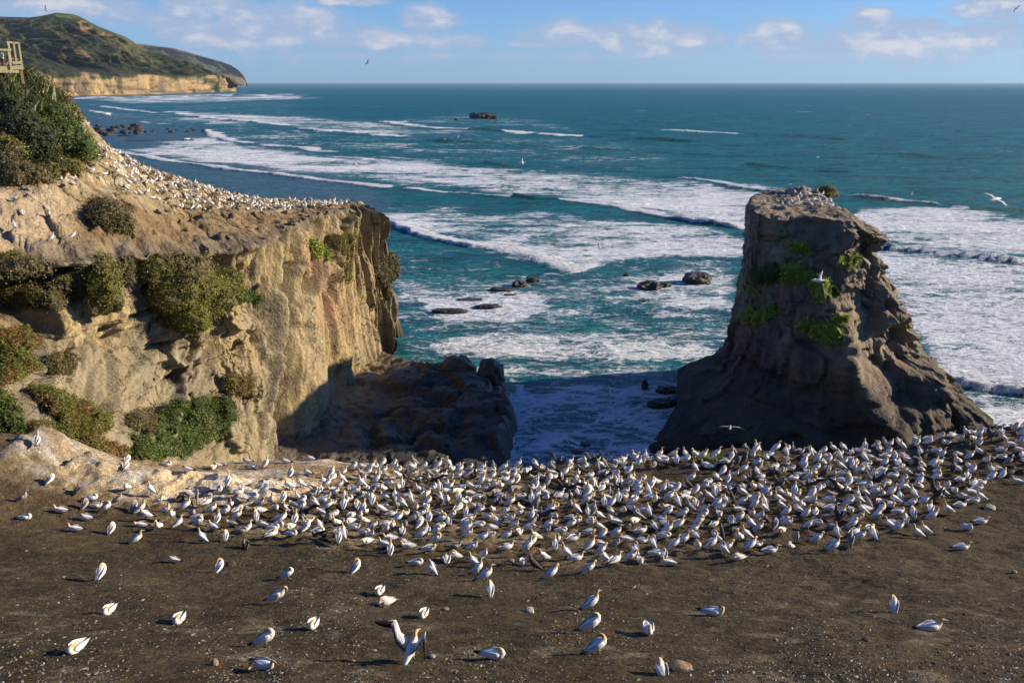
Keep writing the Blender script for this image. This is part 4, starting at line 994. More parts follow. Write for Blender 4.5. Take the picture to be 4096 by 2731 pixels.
mats = [
 ([(0,332),(26,329),(43,344),(28,358),(42,368),(20,380),(0,388)], .7, 'ice', 'red and green ice plant at the left edge on the lower cliff'),
 ([(43,362),(66,352),(80,360),(72,374),(50,376)], .6, 'brown', 'brown dry mat of plants beside the ice plant at the left edge'),
 ([(28,387),(57,392),(84,404),(109,418),(111,430),(90,437),(62,430),(50,414),(35,400)], .8, 'ice', 'long olive and red mat sloping down the pale rock shelf'),
 ([(-8,392),(10,400),(22,414),(28,432),(-8,436)], .8, 'green', 'bright green mat at the left edge just above the near ground'),
 ([(30,420),(60,428),(83,433),(126,450),(164,461),(120,458),(80,450),(36,436)], .5, 'ice', 'thin reddish green strip of mat just behind the near white rock'),
 ([(131,434),(152,440),(167,461),(135,459)], .7, 'green', 'small green cushion mat left of the large green mat'),
 ([(172,404),(205,399),(235,402),(238,418),(218,440),(205,444),(183,459),(159,457),(153,428)], 1.3, 'green', 'large thick green mat at the foot of the cliff'),
 ([(231,375),(257,379),(252,392),(232,396),(222,390)], .8, 'ice', 'small olive mat on a ledge at mid cliff'),
 ([(126,414),(152,409),(160,424),(150,436),(128,426)], .5, 'brown', 'brown crumbling mat left of the large green mat'),
 ([(307,240),(318,240),(331,250),(331,261),(312,257)], .6, 'grass', 'yellow green grassy mat just under the cliff rim'),
 ([(322,236),(345,233),(362,236),(362,252),(350,262),(337,250)], .6, 'ice', 'reddish grassy mat under the far cliff rim near the corner'),
 ([(340,262),(352,262),(354,280),(345,284)], .5, 'olive', 'narrow hanging mat below the reddish grassy mat'),
 ([(234,291),(248,289),(262,295),(257,306),(238,302)], .7, 'green', 'small green mat just right of the largest shrub'),
 ([(-6,268),(30,262),(62,268),(85,264),(88,292),(60,312),(20,306),(-6,300)], .9, 'brown', 'wide dark brown scrub hanging under the rim at the left edge'),
 ([(150,292),(176,308),(205,330),(196,340),(170,328),(150,312)], .9, 'brown', 'brown dead scrub hanging below the largest shrub'),
 ([(0,256),(18,252),(24,262),(4,270)], .5, 'olive', 'small olive tuft mat on the rim at the left edge'),
]
for i, (pl, h, pal, lab) in enumerate(mats): mat_patch('plant_mat', B_PEN, pl, h, pal, lab, 'ground cover', seed=30 + i, group=MG, leaf=.14 if pal != 'grass' else .2)
def s6(*pts): return [((2800 + a / 1.815) / 4, (683 + b / 1.815) / 4) for a, b in pts]
SG = 'grass patches growing on the shaded face of the sea stack'
for i, (pl, lab) in enumerate([
 (s6((640,520),(760,515),(812,580),(790,612),(700,575),(640,560)), 'topmost yellow green grass patch on the shaded stack face'),
 (s6((590,690),(700,690),(860,765),(860,805),(720,805),(600,800)), 'largest bright grass patch right of centre on the stack face'),
 (s6((380,795),(360,745),(480,720),(590,720),(600,800)), 'dark grass patch joining the left side of the largest grass patch'),
 (s6((310,840),(360,838),(462,880),(440,892),(320,865)), 'thin grass patch near the left edge of the sea stack'),
 (s6((790,845),(880,840),(965,905),(955,940),(880,935),(800,890)), 'curled grass patch just below the largest one'),
 (s6((280,1040),(430,1000),(572,968),(575,1005),(480,1092),(400,1098),(290,1065)), 'long slanting grass patch at lower left of the stack face'),
 (s6((710,1095),(850,1088),(960,1120),(1052,1165),(1050,1205),(1000,1195),(950,1272),(880,1222)), 'lowest grass patch, a bright wedge hanging on the stack face'),
 (s6((960,1045),(1070,1060),(1062,1122),(990,1115)), 'small rusty grass tuft above the lowest grass patch'),
 (s6((1010,632),(1137,625),(1132,680),(1080,705),(1020,672)), 'small drooping grass tuft on the upper right of the stack'),
 (s6((940,830),(1040,870),(1020,920),(950,905)), 'dark small plant right of the curled grass patch'),
 (s6((600,635),(635,650),(640,690),(610,690)), 'tiny yellow grass tuft on a ledge above the largest patch')]):
    mat_patch('grass_patch', B_STK, pl, 2.1, 'grass' if 'dark' not in lab else 'green', lab, 'grass', seed=60 + i, group=SG, leaf=.3, aspect=.22, up=.5, droop=.3, dens=3)
def tuft(u, v, nblade, h, lab, pal='grass', seed=0, bvh=None, spread=.5, wd=.02, name='grass_tuft', cat='grass', group=None, parent_pos=None):
    h0 = next(q for q in (hit(bvh, u, v + k)[0] for k in range(0, 30)) if q is not None); p = np.array(h0[:]); r = np.random.default_rng(seed); mbV = []; F_ = []; cc = []; n = 0
    for k in range(nblade):
        a = r.uniform(0, 6.28); b = p + np.array([r.normal(0, spread), r.normal(0, spread), -.05]); L = h * r.uniform(.5, 1.15); lean = r.uniform(.25, .9); c = np.array(PAL[pal][r.integers(0, 4)]) * r.uniform(.7, 1.4)
        sd_ = np.array([-math.sin(a), math.cos(a), 0]) * wd * r.uniform(.7, 1.2); d = np.array([math.cos(a), math.sin(a), 0])
        for j, t in enumerate((0, .35, .7, 1)):
            q = b + d * L * lean * t ** 1.7 + np.array([0, 0, L * (t - .35 * lean * t * t)]); ww = (1, 1.1, .8, .08)[j]
            mbV += [q - sd_ * ww, q + sd_ * ww]; cc += [c, c]
            if j: F_.append((n + 2*j - 2, n + 2*j - 1, n + 2*j + 1, n + 2*j))
        n += 8
    me = mk_mesh(name, np.array(mbV), np.array(F_), M_LEAF, np.array(cc), smooth=False); o = obj(name, me); tag(o, lab, cat, group); return o
tuft(706, 458.5, 160, .42, 'yellow green tuft at the cliff edge in front of the sea stack', seed=3, bvh=B_GND, spread=.28)
tuft(717, 460, 110, .3, 'smaller green tuft right of the yellow green one at the cliff edge', seed=4, bvh=B_GND, spread=.22)
tuft(512, 467.5, 80, .12, 'low green weeds on the rim near the channel', seed=5, bvh=B_GND, spread=.3)
FL = 'flax bushes under the viewing platform'
PAL['flax'] = [(.05,.075,.02), (.13,.15,.05), (.34,.34,.20), (.03,.045,.015)]
for i, (u, v, lab) in enumerate([(4,84,'flax bush directly under the deck at the left edge'), (20,80,'flax bush below the right deck post'), (33,88,'flax bush with pale blades right of the deck'), (14,98,'dark flax bush in the second row below the deck'),
        (40,100,'flax bush above the bright green dome shrub'), (28,110,'lowest flax bush, drooping over the dark shrub'), (-2,106,'flax bush at the left edge below the first row'), (52,106,'outermost flax bush at the right end of the clump')]):
    h, _ = hit(B_PEN, u, v)
    if h: tuft(u, v, 200, 2.3, lab, 'flax', seed=20 + i, bvh=B_PEN, spread=.6, wd=.085, name='flax_bush', cat='flax', group=FL)

# ================================================================== ROCKS
def rock_mesh(name, size, seed, mat, col, sub=4, rough=.6, flat=1.0):
    V, Fc = (ICO4 if sub == 4 else ICO3); V = V.copy()
    d = 1 + rough * fbm(V[:, 0] * 1.3 + seed, V[:, 1] * 1.3, V[:, 2] * 1.3, oct=5, seed=seed, ridged=True) + .15 * fbm(V[:, 0] * 5, V[:, 1] * 5, V[:, 2] * 5 + seed, oct=3, seed=seed)
    V = V * d[:, None]; m = np.abs(V).max(1, keepdims=True); V = V / (m ** .35); V = V * np.array(size)
    c = np.array(col) * (1 + .35 * fbm(V[:, 0] * 2 / size[0], V[:, 1] * 2 / size[0], V[:, 2] * 2 / size[0], oct=4, seed=seed + 3))[:, None]
    return mk_mesh(name, V, Fc, mat, np.clip(c, .005, .95), smooth=False)
DK = (.045, .038, .028)
def sea_rock(u, v, wpx, hpx, lab, seed, col=DK, depth=1.0, name='sea_rock', group=None, cat='rock'):
    p = Pz(u, v, 0); dd = np.linalg.norm(p - np.array([0, 0, CAMZ])) / 930
    o = obj(name, rock_mesh(name, (wpx * dd / 2, wpx * dd / 2 * depth, hpx * dd * .75), seed, M_WET, col), loc=(p[0], p[1], 0)); tag(o, lab, cat, group); return o
RG = 'dark rocks awash in the surf'
for i, (u, v, a, b, lab, dp) in enumerate([
 (474,118,8,6,'square dark end block of the offshore reef rock',1), (484,118.5,18,6.5,'large dark offshore rock with a jagged top among breakers',.6), (493,118.5,9,3.5,'low right end of the offshore rock',1), (456,120,3,2,'tiny rock just left of the offshore rock',1),
 (501,291,22,5,'flat dark rock slab left of the cluster in the foam',.7), (519,286,14,7,'knobbly rock at the middle of the foam cluster',.8), (532,281,13,6,'rightmost rock at the top of the foam cluster',.8), (510,296,12,3,'thin slab in front of the foam cluster',.7), (540,295,5,2,'small rock below the right end of the foam cluster',1),
 (450,311,34,3.5,'long low reef slab washed by foam',.35), (488,307,24,4,'low dark reef slab right of the long slab',.5), (470,300,30,2,'submerged reef edge above the long slab',.4), (538,296,4,2,'tiny wet rock by the foam cluster',1),
 (650,288,22,9,'dark angular rock left of the block in mid water',.8), (664,286,12,6,'pointed rock joined to the angular rock',.9), (697,281,25,11,'blocky dark rock nearest the stack in mid water',.9), (643,302,7,3,'small rock below the angular rock',1), (626,275,5,3,'tiny rock in the wash above the angular rock',1),
 (645,388,6,10,'thin upright rock in the shaded channel',1), (666,391,18,6,'flat topped rock in the shaded channel',.8), (692,393,17,14,'tallest rock in the shaded channel beside the stack',.9), (660,406,24,8,'long low rock in the shaded channel',.6), (680,403,24,11,'rough rock between the tall rock and the stack foot',.7), (715,402,14,7,'small ledge rock against the stack foot',.8),
 (500,457,11,9,'dark rock splashed by foam at the platform tip',1), (586,444,10,3,'rounded rock awash in the middle of the channel',1), (578,452,12,3,'low rock awash nearest the near cliff',1),
 (905,345,20,9,'sloping rock leaning on the right foot of the stack',.8)]):
    sea_rock(u, v, a, b, lab, 10 + i, depth=dp, group=RG)
# two big weathered boulders at the end of the rock platform and the pillar stones
for i, (u, v, a, b, col, lab) in enumerate([(459,392,30,19,(.13,.10,.05),'big weathered boulder left of the narrow waterfall gap'), (491,398,25,22,(.075,.06,.035),'dark boulder right of the narrow waterfall gap'), (437,392,22,10,(.10,.075,.04),'brown sunlit boulder beside the ochre ledge')]):
    sea_rock(u, v, a, b, lab, 60 + i, col=col, name='boulder', cat='boulder').location.z = 3.2
r_ = random.Random(5)
for i in range(46):
    t = r_.random()
    if i < 30: u = 97 + 44 * t; v = 130 + r_.uniform(-4.5, 6.5) * (1 - .3 * t)
    else: u = 143 + 62 * t; v = 130.5 + r_.uniform(-1.5, 2)
    w_ = r_.uniform(3.5, 7.5) if i < 30 else r_.uniform(1.8, 5)
    sea_rock(u, v, w_, w_ * .55, 'dark rounded boulder in the pile at the foot of the slope' if i < 30 else 'dark boulder in the broken line running seaward from the pile', 100 + i, name='boulder', cat='boulder', group='shore boulders in the bay')
for i, (u, v, a) in enumerate([(138,141,26), (166,141,9), (125,136,12)]):
    sea_rock(u, v, a, 1.2, ['long flat reef in the wash below the boulders', 'short flat reef right of the long one', 'flat reef just under the boulder pile'][i], 160 + i, depth=.4, name='reef', cat='reef')
for i, (u, v, a, b) in enumerate([(81,127,7,8), (84,121,4,3.5), (86,124,4,3), (74,113,6,4), (83,133,4,5), (65,106,4,4)]):
    h, n = hit(B_PEN, u, v + 1)
    if h is None: continue
    dd = (h - CAMV).length / 930
    o = obj('rock_block', rock_mesh('rock_block', (a * dd / 2, a * dd / 2, b * dd * .6), 200 + i, M_STONE, (.42, .37, .29), sub=3), loc=h); tag(o, ['biggest pale block jutting from the slope edge', 'pale block stacked above the biggest one', 'pale block behind the stacked one', 'slanting white streaked block higher on the slope edge', 'narrow pale block under the biggest one', 'small pale block highest on the slope edge'][i], 'rock', 'pale blocks on the slope edge')
def stone(u, v, wpx, hpx, col, lab, seed, name='stone', depth=.8):
    h, _ = hit(B_GND, u, v)
    if h is None: return
    dd = (h - CAMV).length / 930
    o = obj(name, rock_mesh(name, (wpx * dd / 2, wpx * dd / 2 * depth, hpx * dd * .62), seed, M_STONE, col, sub=3, rough=.2), loc=(h[0], h[1], h[2] + hpx * dd * .12)); o.rotation_euler[2] = seed; tag(o, lab, 'stone', 'loose stones on the near ground')
def q7(x, y): return ((2048 + x / 2.297) / 4, (2200 + y / 2.297) / 4)
for i, (u, v, a, b, c, lab) in enumerate([
 (*q7(165,560), 10, 5, (.62,.57,.50), 'white block shaped stone on the dark ground near the centre'), (*q7(1560,1078), 19, 7, (.42,.30,.17), 'tan oblong stone behind a resting gannet at the bottom'),
 (231,565,9,6,(.10,.075,.05),'dark angular stone beside a preening gannet'), (215,664,7,8,(.34,.25,.16),'tan stone behind the sitting gannet at bottom centre left'), (372,604,6,2.5,(.35,.30,.22),'flat pale stone left of the centre'), (328,552,5,3,(.12,.09,.06),'small dark cube of stone below the colony'),
 (446,609,6,3,(.33,.26,.2),'small pinkish stone left of the white block'), (433,656,7,3,(.45,.40,.34),'flat white stone by the flapping gannet'), (1014,572,5,3,(.3,.25,.16),'olive stone near the right edge'), (866,640,9,4,(.075,.055,.035),'dark pointed stone below the lying gannet at right'), (433,688,7,4,(.09,.07,.05),'dark stone at the bottom edge'), (511,561,6,4,(.35,.28,.2),'rounded pale stone at the lower edge of the colony'),
 (990,508,11,4,(.45,.40,.28),'rough pale clump of dirt beyond the colony right end'), (776,640,4,3,(.4,.36,.3),'small pale stone right of the tan oblong stone')]):
    stone(u, v, a, b, c, lab, 300 + i)
# shell, feather and grit litter: beyond counting
def litter():
    r = np.random.default_rng(5); V = []; Fc = []; cc = []; n = 0
    N = 30000; us = r.uniform(-60, 1084, N); vs = 545 + (r.uniform(0, 1, N) ** .8) * 150; base = np.array([[0,0,.55],[1,0,0],[.2,.7,0],[-.8,.5,0],[-.7,-.6,0],[.4,-.7,0]])
    for u, v in zip(us, vs):
        if fbm(u * .012, v * .03, oct=4, seed=71) + r.normal(0, .22) < -.02: continue
        h, _ = hit(B_GND, u, v)
        if h is None: continue
        p = np.array(h[:]); s = .0135 * np.exp(r.normal(0, .5)); s = min(s, .05); a = r.uniform(0, 6.28); el = r.uniform(.6, 2.2)
        Rm = np.array([[math.cos(a), -math.sin(a), 0], [math.sin(a), math.cos(a), 0], [0, 0, 1]]); q = base * (1 + r.normal(0, .2, (6, 1))) * np.array([el, 1, 1]) @ Rm.T
        V.append(p + q * s); Fc.append(np.array([[0,1,2],[0,2,3],[0,3,4],[0,4,5],[0,5,1]]) + n); n += 6
        k = r.random(); c = (.44,.42,.36) if k < .32 else ((.30,.24,.15) if k < .75 else (.05,.04,.028)); cc.append(np.tile(np.array(c) * r.uniform(.6, 1.2), (6, 1)))
    me = mk_mesh('gravel', np.concatenate(V), np.concatenate(Fc), M_STONE, np.concatenate(cc), smooth=False); tag(obj('gravel', me), 'white shell chips, feathers and grit strewn over the dark ground', 'gravel', kind='stuff')
litter()

# ================================================================== GANNETS
WH = (.78,.76,.74); CR = (.72,.62,.46); YL = (.66,.43,.18); BL = (.022,.019,.018); BK = (.38,.42,.46); FT = (.08,.08,.07)
def plum(kind, c, r):
    if kind == 'white': return c
    if kind == 'juv':   # speckled grey brown
        m = {WH: (.30,.27,.24), CR: (.33,.30,.27), YL: (.34,.31,.28), BL: (.05,.043,.04)}; return m.get(c, c)
    if kind == 'dark':
        m = {WH: (.075,.062,.055), CR: (.15,.13,.115), YL: (.16,.14,.125), BL: (.022,.019,.018)}; return m.get(c, c)
    return c
# spine: x, y, z, half width, half height, colour
SP_ = {}
tail_s = [(-.46,0,.09,.014,.008,BL),(-.38,0,.115,.04,.014,WH),(-.28,0,.16,.06,.045,WH),(-.18,0,.20,.088,.075,WH),(-.06,0,.26,.118,.105,WH),(.05,0,.325,.128,.122,WH),(.125,0,.395,.105,.105,WH)]
SP_['stand'] = tail_s + [(.155,0,.46,.062,.068,CR),(.16,0,.52,.043,.047,YL),(.165,0,.57,.041,.044,YL),(.185,0,.61,.044,.045,YL),(.222,0,.622,.034,.035,YL),(.25,0,.618,.019,.02,BK),(.30,0,.605,.012,.013,BK),(.355,0,.588,.004,.004,BK)]
SP_['tall'] = [(a * .82, b, c * 1.12 + .03, d, e, f) for a, b, c, d, e, f in tail_s] + [(.12,0,.53,.056,.06,CR),(.115,0,.60,.040,.043,YL),(.115,0,.665,.038,.04,YL),(.13,0,.71,.042,.043,YL),(.165,0,.73,.033,.034,YL),(.195,0,.735,.018,.02,BK),(.25,0,.737,.011,.012,BK),(.30,0,.737,.004,.004,BK)]
SP_['bend'] = tail_s + [(.165,0,.455,.066,.07,CR),(.195,.01,.515,.046,.05,YL),(.225,.02,.555,.042,.044,YL),(.262,.03,.55,.043,.042,YL),(.282,.035,.512,.036,.034,YL),(.285,.035,.475,.019,.02,BK),(.275,.033,.42,.012,.012,BK),(.262,.03,.365,.004,.004,BK)]
SP_['preen'] = tail_s + [(.155,.015,.46,.066,.066,CR),(.14,.04,.515,.048,.048,YL),(.10,.075,.54,.043,.043,YL),(.05,.10,.53,.043,.043,YL),(.015,.115,.495,.034,.034,YL),(-.005,.12,.46,.019,.019,BK),(-.03,.125,.41,.011,.011,BK),(-.05,.128,.365,.004,.004,BK)]
SP_['tuck'] = tail_s[:-1] + [(.12,0,.40,.11,.105,WH),(.145,.01,.455,.078,.07,WH),(.12,.02,.50,.056,.05,CR),(.075,.03,.51,.047,.043,YL),(.02,.035,.495,.045,.042,YL),(-.03,.037,.455,.036,.032,YL),(-.065,.038,.42,.018,.018,BK),(-.12,.038,.375,.006,.006,BK)]
sit_s = [(-.47,0,.095,.014,.008,BL),(-.40,0,.105,.04,.014,WH),(-.30,0,.115,.065,.05,WH),(-.20,0,.125,.098,.08,WH),(-.07,0,.135,.132,.108,WH),(.06,0,.145,.138,.118,WH),(.16,0,.17,.112,.105,WH)]
SP_['sit'] = sit_s + [(.215,0,.215,.072,.07,CR),(.235,0,.265,.046,.05,CR),(.24,0,.315,.04,.043,YL),(.262,0,.352,.044,.044,YL),(.30,0,.362,.033,.034,YL),(.33,0,.358,.018,.019,BK),(.38,0,.347,.012,.012,BK),(.43,0,.333,.004,.004,BK)]
SP_['sleep'] = sit_s + [(.205,0,.225,.082,.072,WH),(.185,.015,.275,.058,.052,CR),(.14,.03,.295,.048,.044,YL),(.085,.038,.288,.046,.043,YL),(.035,.04,.26,.036,.034,YL),(.0,.04,.24,.02,.02,BK),(-.06,.04,.225,.006,.006,BK)]
SP_['sitpreen'] = sit_s + [(.225,.01,.225,.07,.068,CR),(.245,.03,.28,.048,.048,YL),(.235,.075,.31,.043,.043,YL),(.20,.115,.295,.043,.041,YL),(.175,.14,.262,.033,.033,YL),(.16,.15,.23,.018,.018,BK),(.135,.16,.18,.006,.006,BK)]
SP_['fly'] = [(-.46,0,.0,.03,.006,BL),(-.36,0,.0,.045,.014,WH),(-.24,0,.0,.05,.045,WH),(-.10,0,.0,.085,.08,WH),(.06,0,0,.098,.095,WH),(.19,0,.0,.07,.07,WH),(.28,0,.0,.045,.048,CR),(.35,0,.0,.04,.042,YL),(.405,0,.0,.04,.04,YL),(.445,0,-.002,.028,.028,YL),(.47,0,-.006,.016,.016,BK),(.56,0,-.02,.004,.004,BK)]
SP_['flap'] = [(-.36,0,.06,.05,.008,BL),(-.28,0,.12,.05,.02,WH),(-.20,0,.18,.06,.05,WH),(-.12,0,.25,.085,.075,WH),(-.02,0,.33,.115,.10,WH),(.07,0,.40,.118,.112,WH),(.13,0,.47,.085,.085,WH),(.155,0,.53,.055,.058,CR),(.17,0,.585,.042,.044,YL),(.195,0,.63,.043,.044,YL),(.232,0,.642,.033,.034,YL),(.26,0,.64,.019,.02,BK),(.36,0,.615,.004,.004,BK)]
def folded(mb, pose, kind, r):
    low = pose in ('sit', 'sleep', 'sitpreen')
    for s in (1, -1):
        if low: path = [(.15,.105,.20,.012,.03),(.08,.135,.195,.018,.075),(-.05,.14,.18,.02,.088),(-.18,.112,.165,.018,.072),(-.29,.072,.15,.014,.05),(-.40,.035,.14,.012,.028),(-.52,.012,.135,.008,.010)]
        else: path = [(.115,.095,.41,.012,.03),(.06,.128,.365,.018,.075),(-.05,.13,.30,.02,.088),(-.16,.102,.235,.018,.072),(-.26,.066,.18,.014,.05),(-.36,.034,.135,.012,.028),(-.48,.012,.09,.008,.010)]
        if pose == 'tall': path = [(a * .82, b, c * 1.12 + .03, d, e) for a, b, c, d, e in path]
        n0 = mb.n; mb.loft([(a, s * b, c, d, e) for a, b, c, d, e in path], 10)
        for k in range(n0, mb.n):          # lower trailing edge and the long primaries are black
            i = (k - n0) // 10; j = (k - n0) % 10; a = 2 * math.pi * j / 10
            dn = math.sin(a) < -.7
            blk = i >= 5 or (dn and i >= 3)
            mb.c[k] = plum(kind, BL if blk else WH, r)
def wing(mb, root, joints, kind, r, inner=.42):
    """joints: (span point, forward chord, rear chord) list; thin lens section; black outer hand and rear edge"""
    up = Vector((0, 0, 1)); n0 = mb.n; ns = len(joints); secs = []
    for i, (p, fc, rc, fwd) in enumerate(joints):
        p = Vector(p); fwd = Vector(fwd).normalized(); nx = joints[min(i+1, ns-1)][0]; pv = joints[max(i-1, 0)][0]
        t = (Vector(nx) - Vector(pv)).normalized(); nrm = t.cross(fwd).normalized()
        if nrm.z < 0: nrm = -nrm
        th = .016 * (1 - i / ns) + .004
        f = p + fwd * fc; b = p - fwd * rc; m1 = p.lerp(b, .45); m2 = p.lerp(b, .5)
        secs.append([f, p + nrm * th, m1 + nrm * th * .8, b, m2 - nrm * th * .3, p - nrm * th * .4])
    V = [q for s_ in secs for q in s_]; Fs = []
    for i in range(ns - 1):
        for k in range(6): Fs.append((i*6+k, i*6+(k+1) % 6, (i+1)*6+(k+1) % 6, (i+1)*6+k))
    Fs += [tuple(range(6))[::-1], tuple((ns-1)*6+k for k in range(6))]
    cols = []
    for i in range(ns):
        tt = i / (ns - 1)
        for k in range(6):
            cols.append(plum(kind, BL if (tt > inner and k != 0) or tt > inner + .12 or k == 3 else WH, r))
    mb.add(V, Fs, cols)
def spread_pts(s, root, elbow, wrist, tip):
    """resampled arm line with chords"""
    L = [Vector(root), Vector(elbow), Vector(wrist), Vector(tip)]; out = []
    ks = [(0, 0), (0, .5), (1, 0), (1, .34), (1, .67), (2, 0), (2, .15), (2, .4), (2, .65), (2, .85), (2, 1.0)]
    fc = [.06, .06, .05, .045, .04, .03, .03, .025, .02, .014, .002]; rc = [.17, .18, .17, .16, .15, .14, .13, .11, .085, .05, .008]
    for (i, t), a, b in zip(ks, fc, rc):
        p = L[i].lerp(L[i+1], t); out.append((p, a, b))
    return out
def bird_mesh(pose, kind, var=0):
    r = random.Random(hash((pose, kind, var)) & 0xffff if False else sum(map(ord, pose + kind)) + var); mb = MB()
    sp = SP_.get(pose) or SP_['flap']
    if pose.startswith('fly'): sp = SP_['fly']
    n0 = mb.n
    mb.loft([q[:5] for q in sp], 12, cols=[plum(kind, q[5], r) for q in sp])
    if not pose.startswith('fl'): folded(mb, pose, kind, r)
    if pose.startswith('fly'):
        W = {'fly': ((.10,.05,.03), (.05,.30,.13), (.09,.52,.16), (-.16,.92,.08)), 'flyup': ((.10,.05,.03), (.05,.28,.20), (.08,.47,.30), (-.14,.84,.42)),
             'flydown': ((.10,.05,.03), (.05,.30,.05), (.09,.52,.02), (-.14,.90,-.12)), 'flybank': ((.10,.05,.02), (.04,.30,.12), (.10,.50,.20), (-.05,.90,.27))}[pose]
        for s in (1, -1):
            pts = spread_pts(s, *[(a, s * b, c) for a, b, c in W]); wing(mb, None, [(p, a, b, (1, -s * .12, .05)) for p, a, b in pts], kind, r, inner=.5)
    elif pose.startswith('flap'):
        W = {'flap': (((.05,.08,.42), (-.02,.30,.62), (.02,.44,.86), (-.22,.86,.88)), ((.05,-.08,.42), (0,-.26,.60), (.06,-.40,.78), (-.20,-.58,.36))),
             'flapwide': (((.05,.08,.42), (0,.30,.52), (.06,.52,.66), (-.10,.92,.72)), ((.05,-.08,.42), (0,-.30,.52), (.06,-.52,.66), (-.10,-.92,.72)))}[pose]
        for s, w_ in zip((1, -1), W):
            pts = spread_pts(s, *w_); wing(mb, None, [(p, a, b * 1.1, (.75, -s * .1, .65)) for p, a, b in pts], kind, r, inner=.52)
    if pose in ('stand', 'tall', 'bend', 'preen', 'tuck') or pose.startswith('flap'):
        for s in (1, -1):
            mb.loft([(.0, s*.05, .25, .03, .03), (.01, s*.052, .13, .013, .013), (.005, s*.053, .03, .011, .011)], 6, cols=[plum(kind, WH, r), FT, FT])
            mb.add([(-.02, s*.053, .03), (.09, s*.053 - .04, .003), (.10, s*.053, .006), (.09, s*.053 + .04, .003), (-.02, s*.053, .0)], [(0,1,2),(0,2,3),(4,2,1),(4,3,2)], FT)
    # eye rings
    hd = [q for q in sp if q[5] == YL]; q = hd[-1]
    nm = 'gannet_' + pose
    # speckle / feather unevenness
    for i in range(len(mb.c)):
        c = mb.c[i]; k = r.uniform(.9, 1.06) if kind == 'white' else r.uniform(.6, 1.5); mb.c[i] = tuple(min(.85, v * k) for v in c)
    # ruffle: small irregularity so no outline is perfectly smooth
    for i in range(len(mb.v)):
        x, y, z = mb.v[i]
        if z > .03 or pose.startswith('fly'): mb.v[i] = (x + r.uniform(-.004, .004), y + r.uniform(-.005, .005), z + r.uniform(-.004, .004))
    return mb.mesh(nm, M_FEATHER)
BM = {}
def bmesh_for(pose, kind, var=0):
    k = (pose, kind, var)
    if k not in BM: BM[k] = bird_mesh(pose, kind, var)
    return BM[k]
PX = {1: (0, 1800, 2.2965), 2: (1024, 1800, 2.2965), 3: (2048, 1750, 2.2965), 4: (3072, 1680, 2.2965), 5: (0, 2200, 2.297), 6: (1024, 2200, 2.297), 7: (2048, 2200, 2.297), 8: (3072, 2200, 2.297), 9: (0, 1366, 2.2965)}
def pp(k, x, y): o = PX[k]; return (o[0] + x / o[2]) / 4, (o[1] + y / o[2]) / 4
W_, J_, D_ = 'white', 'juv', 'dark'
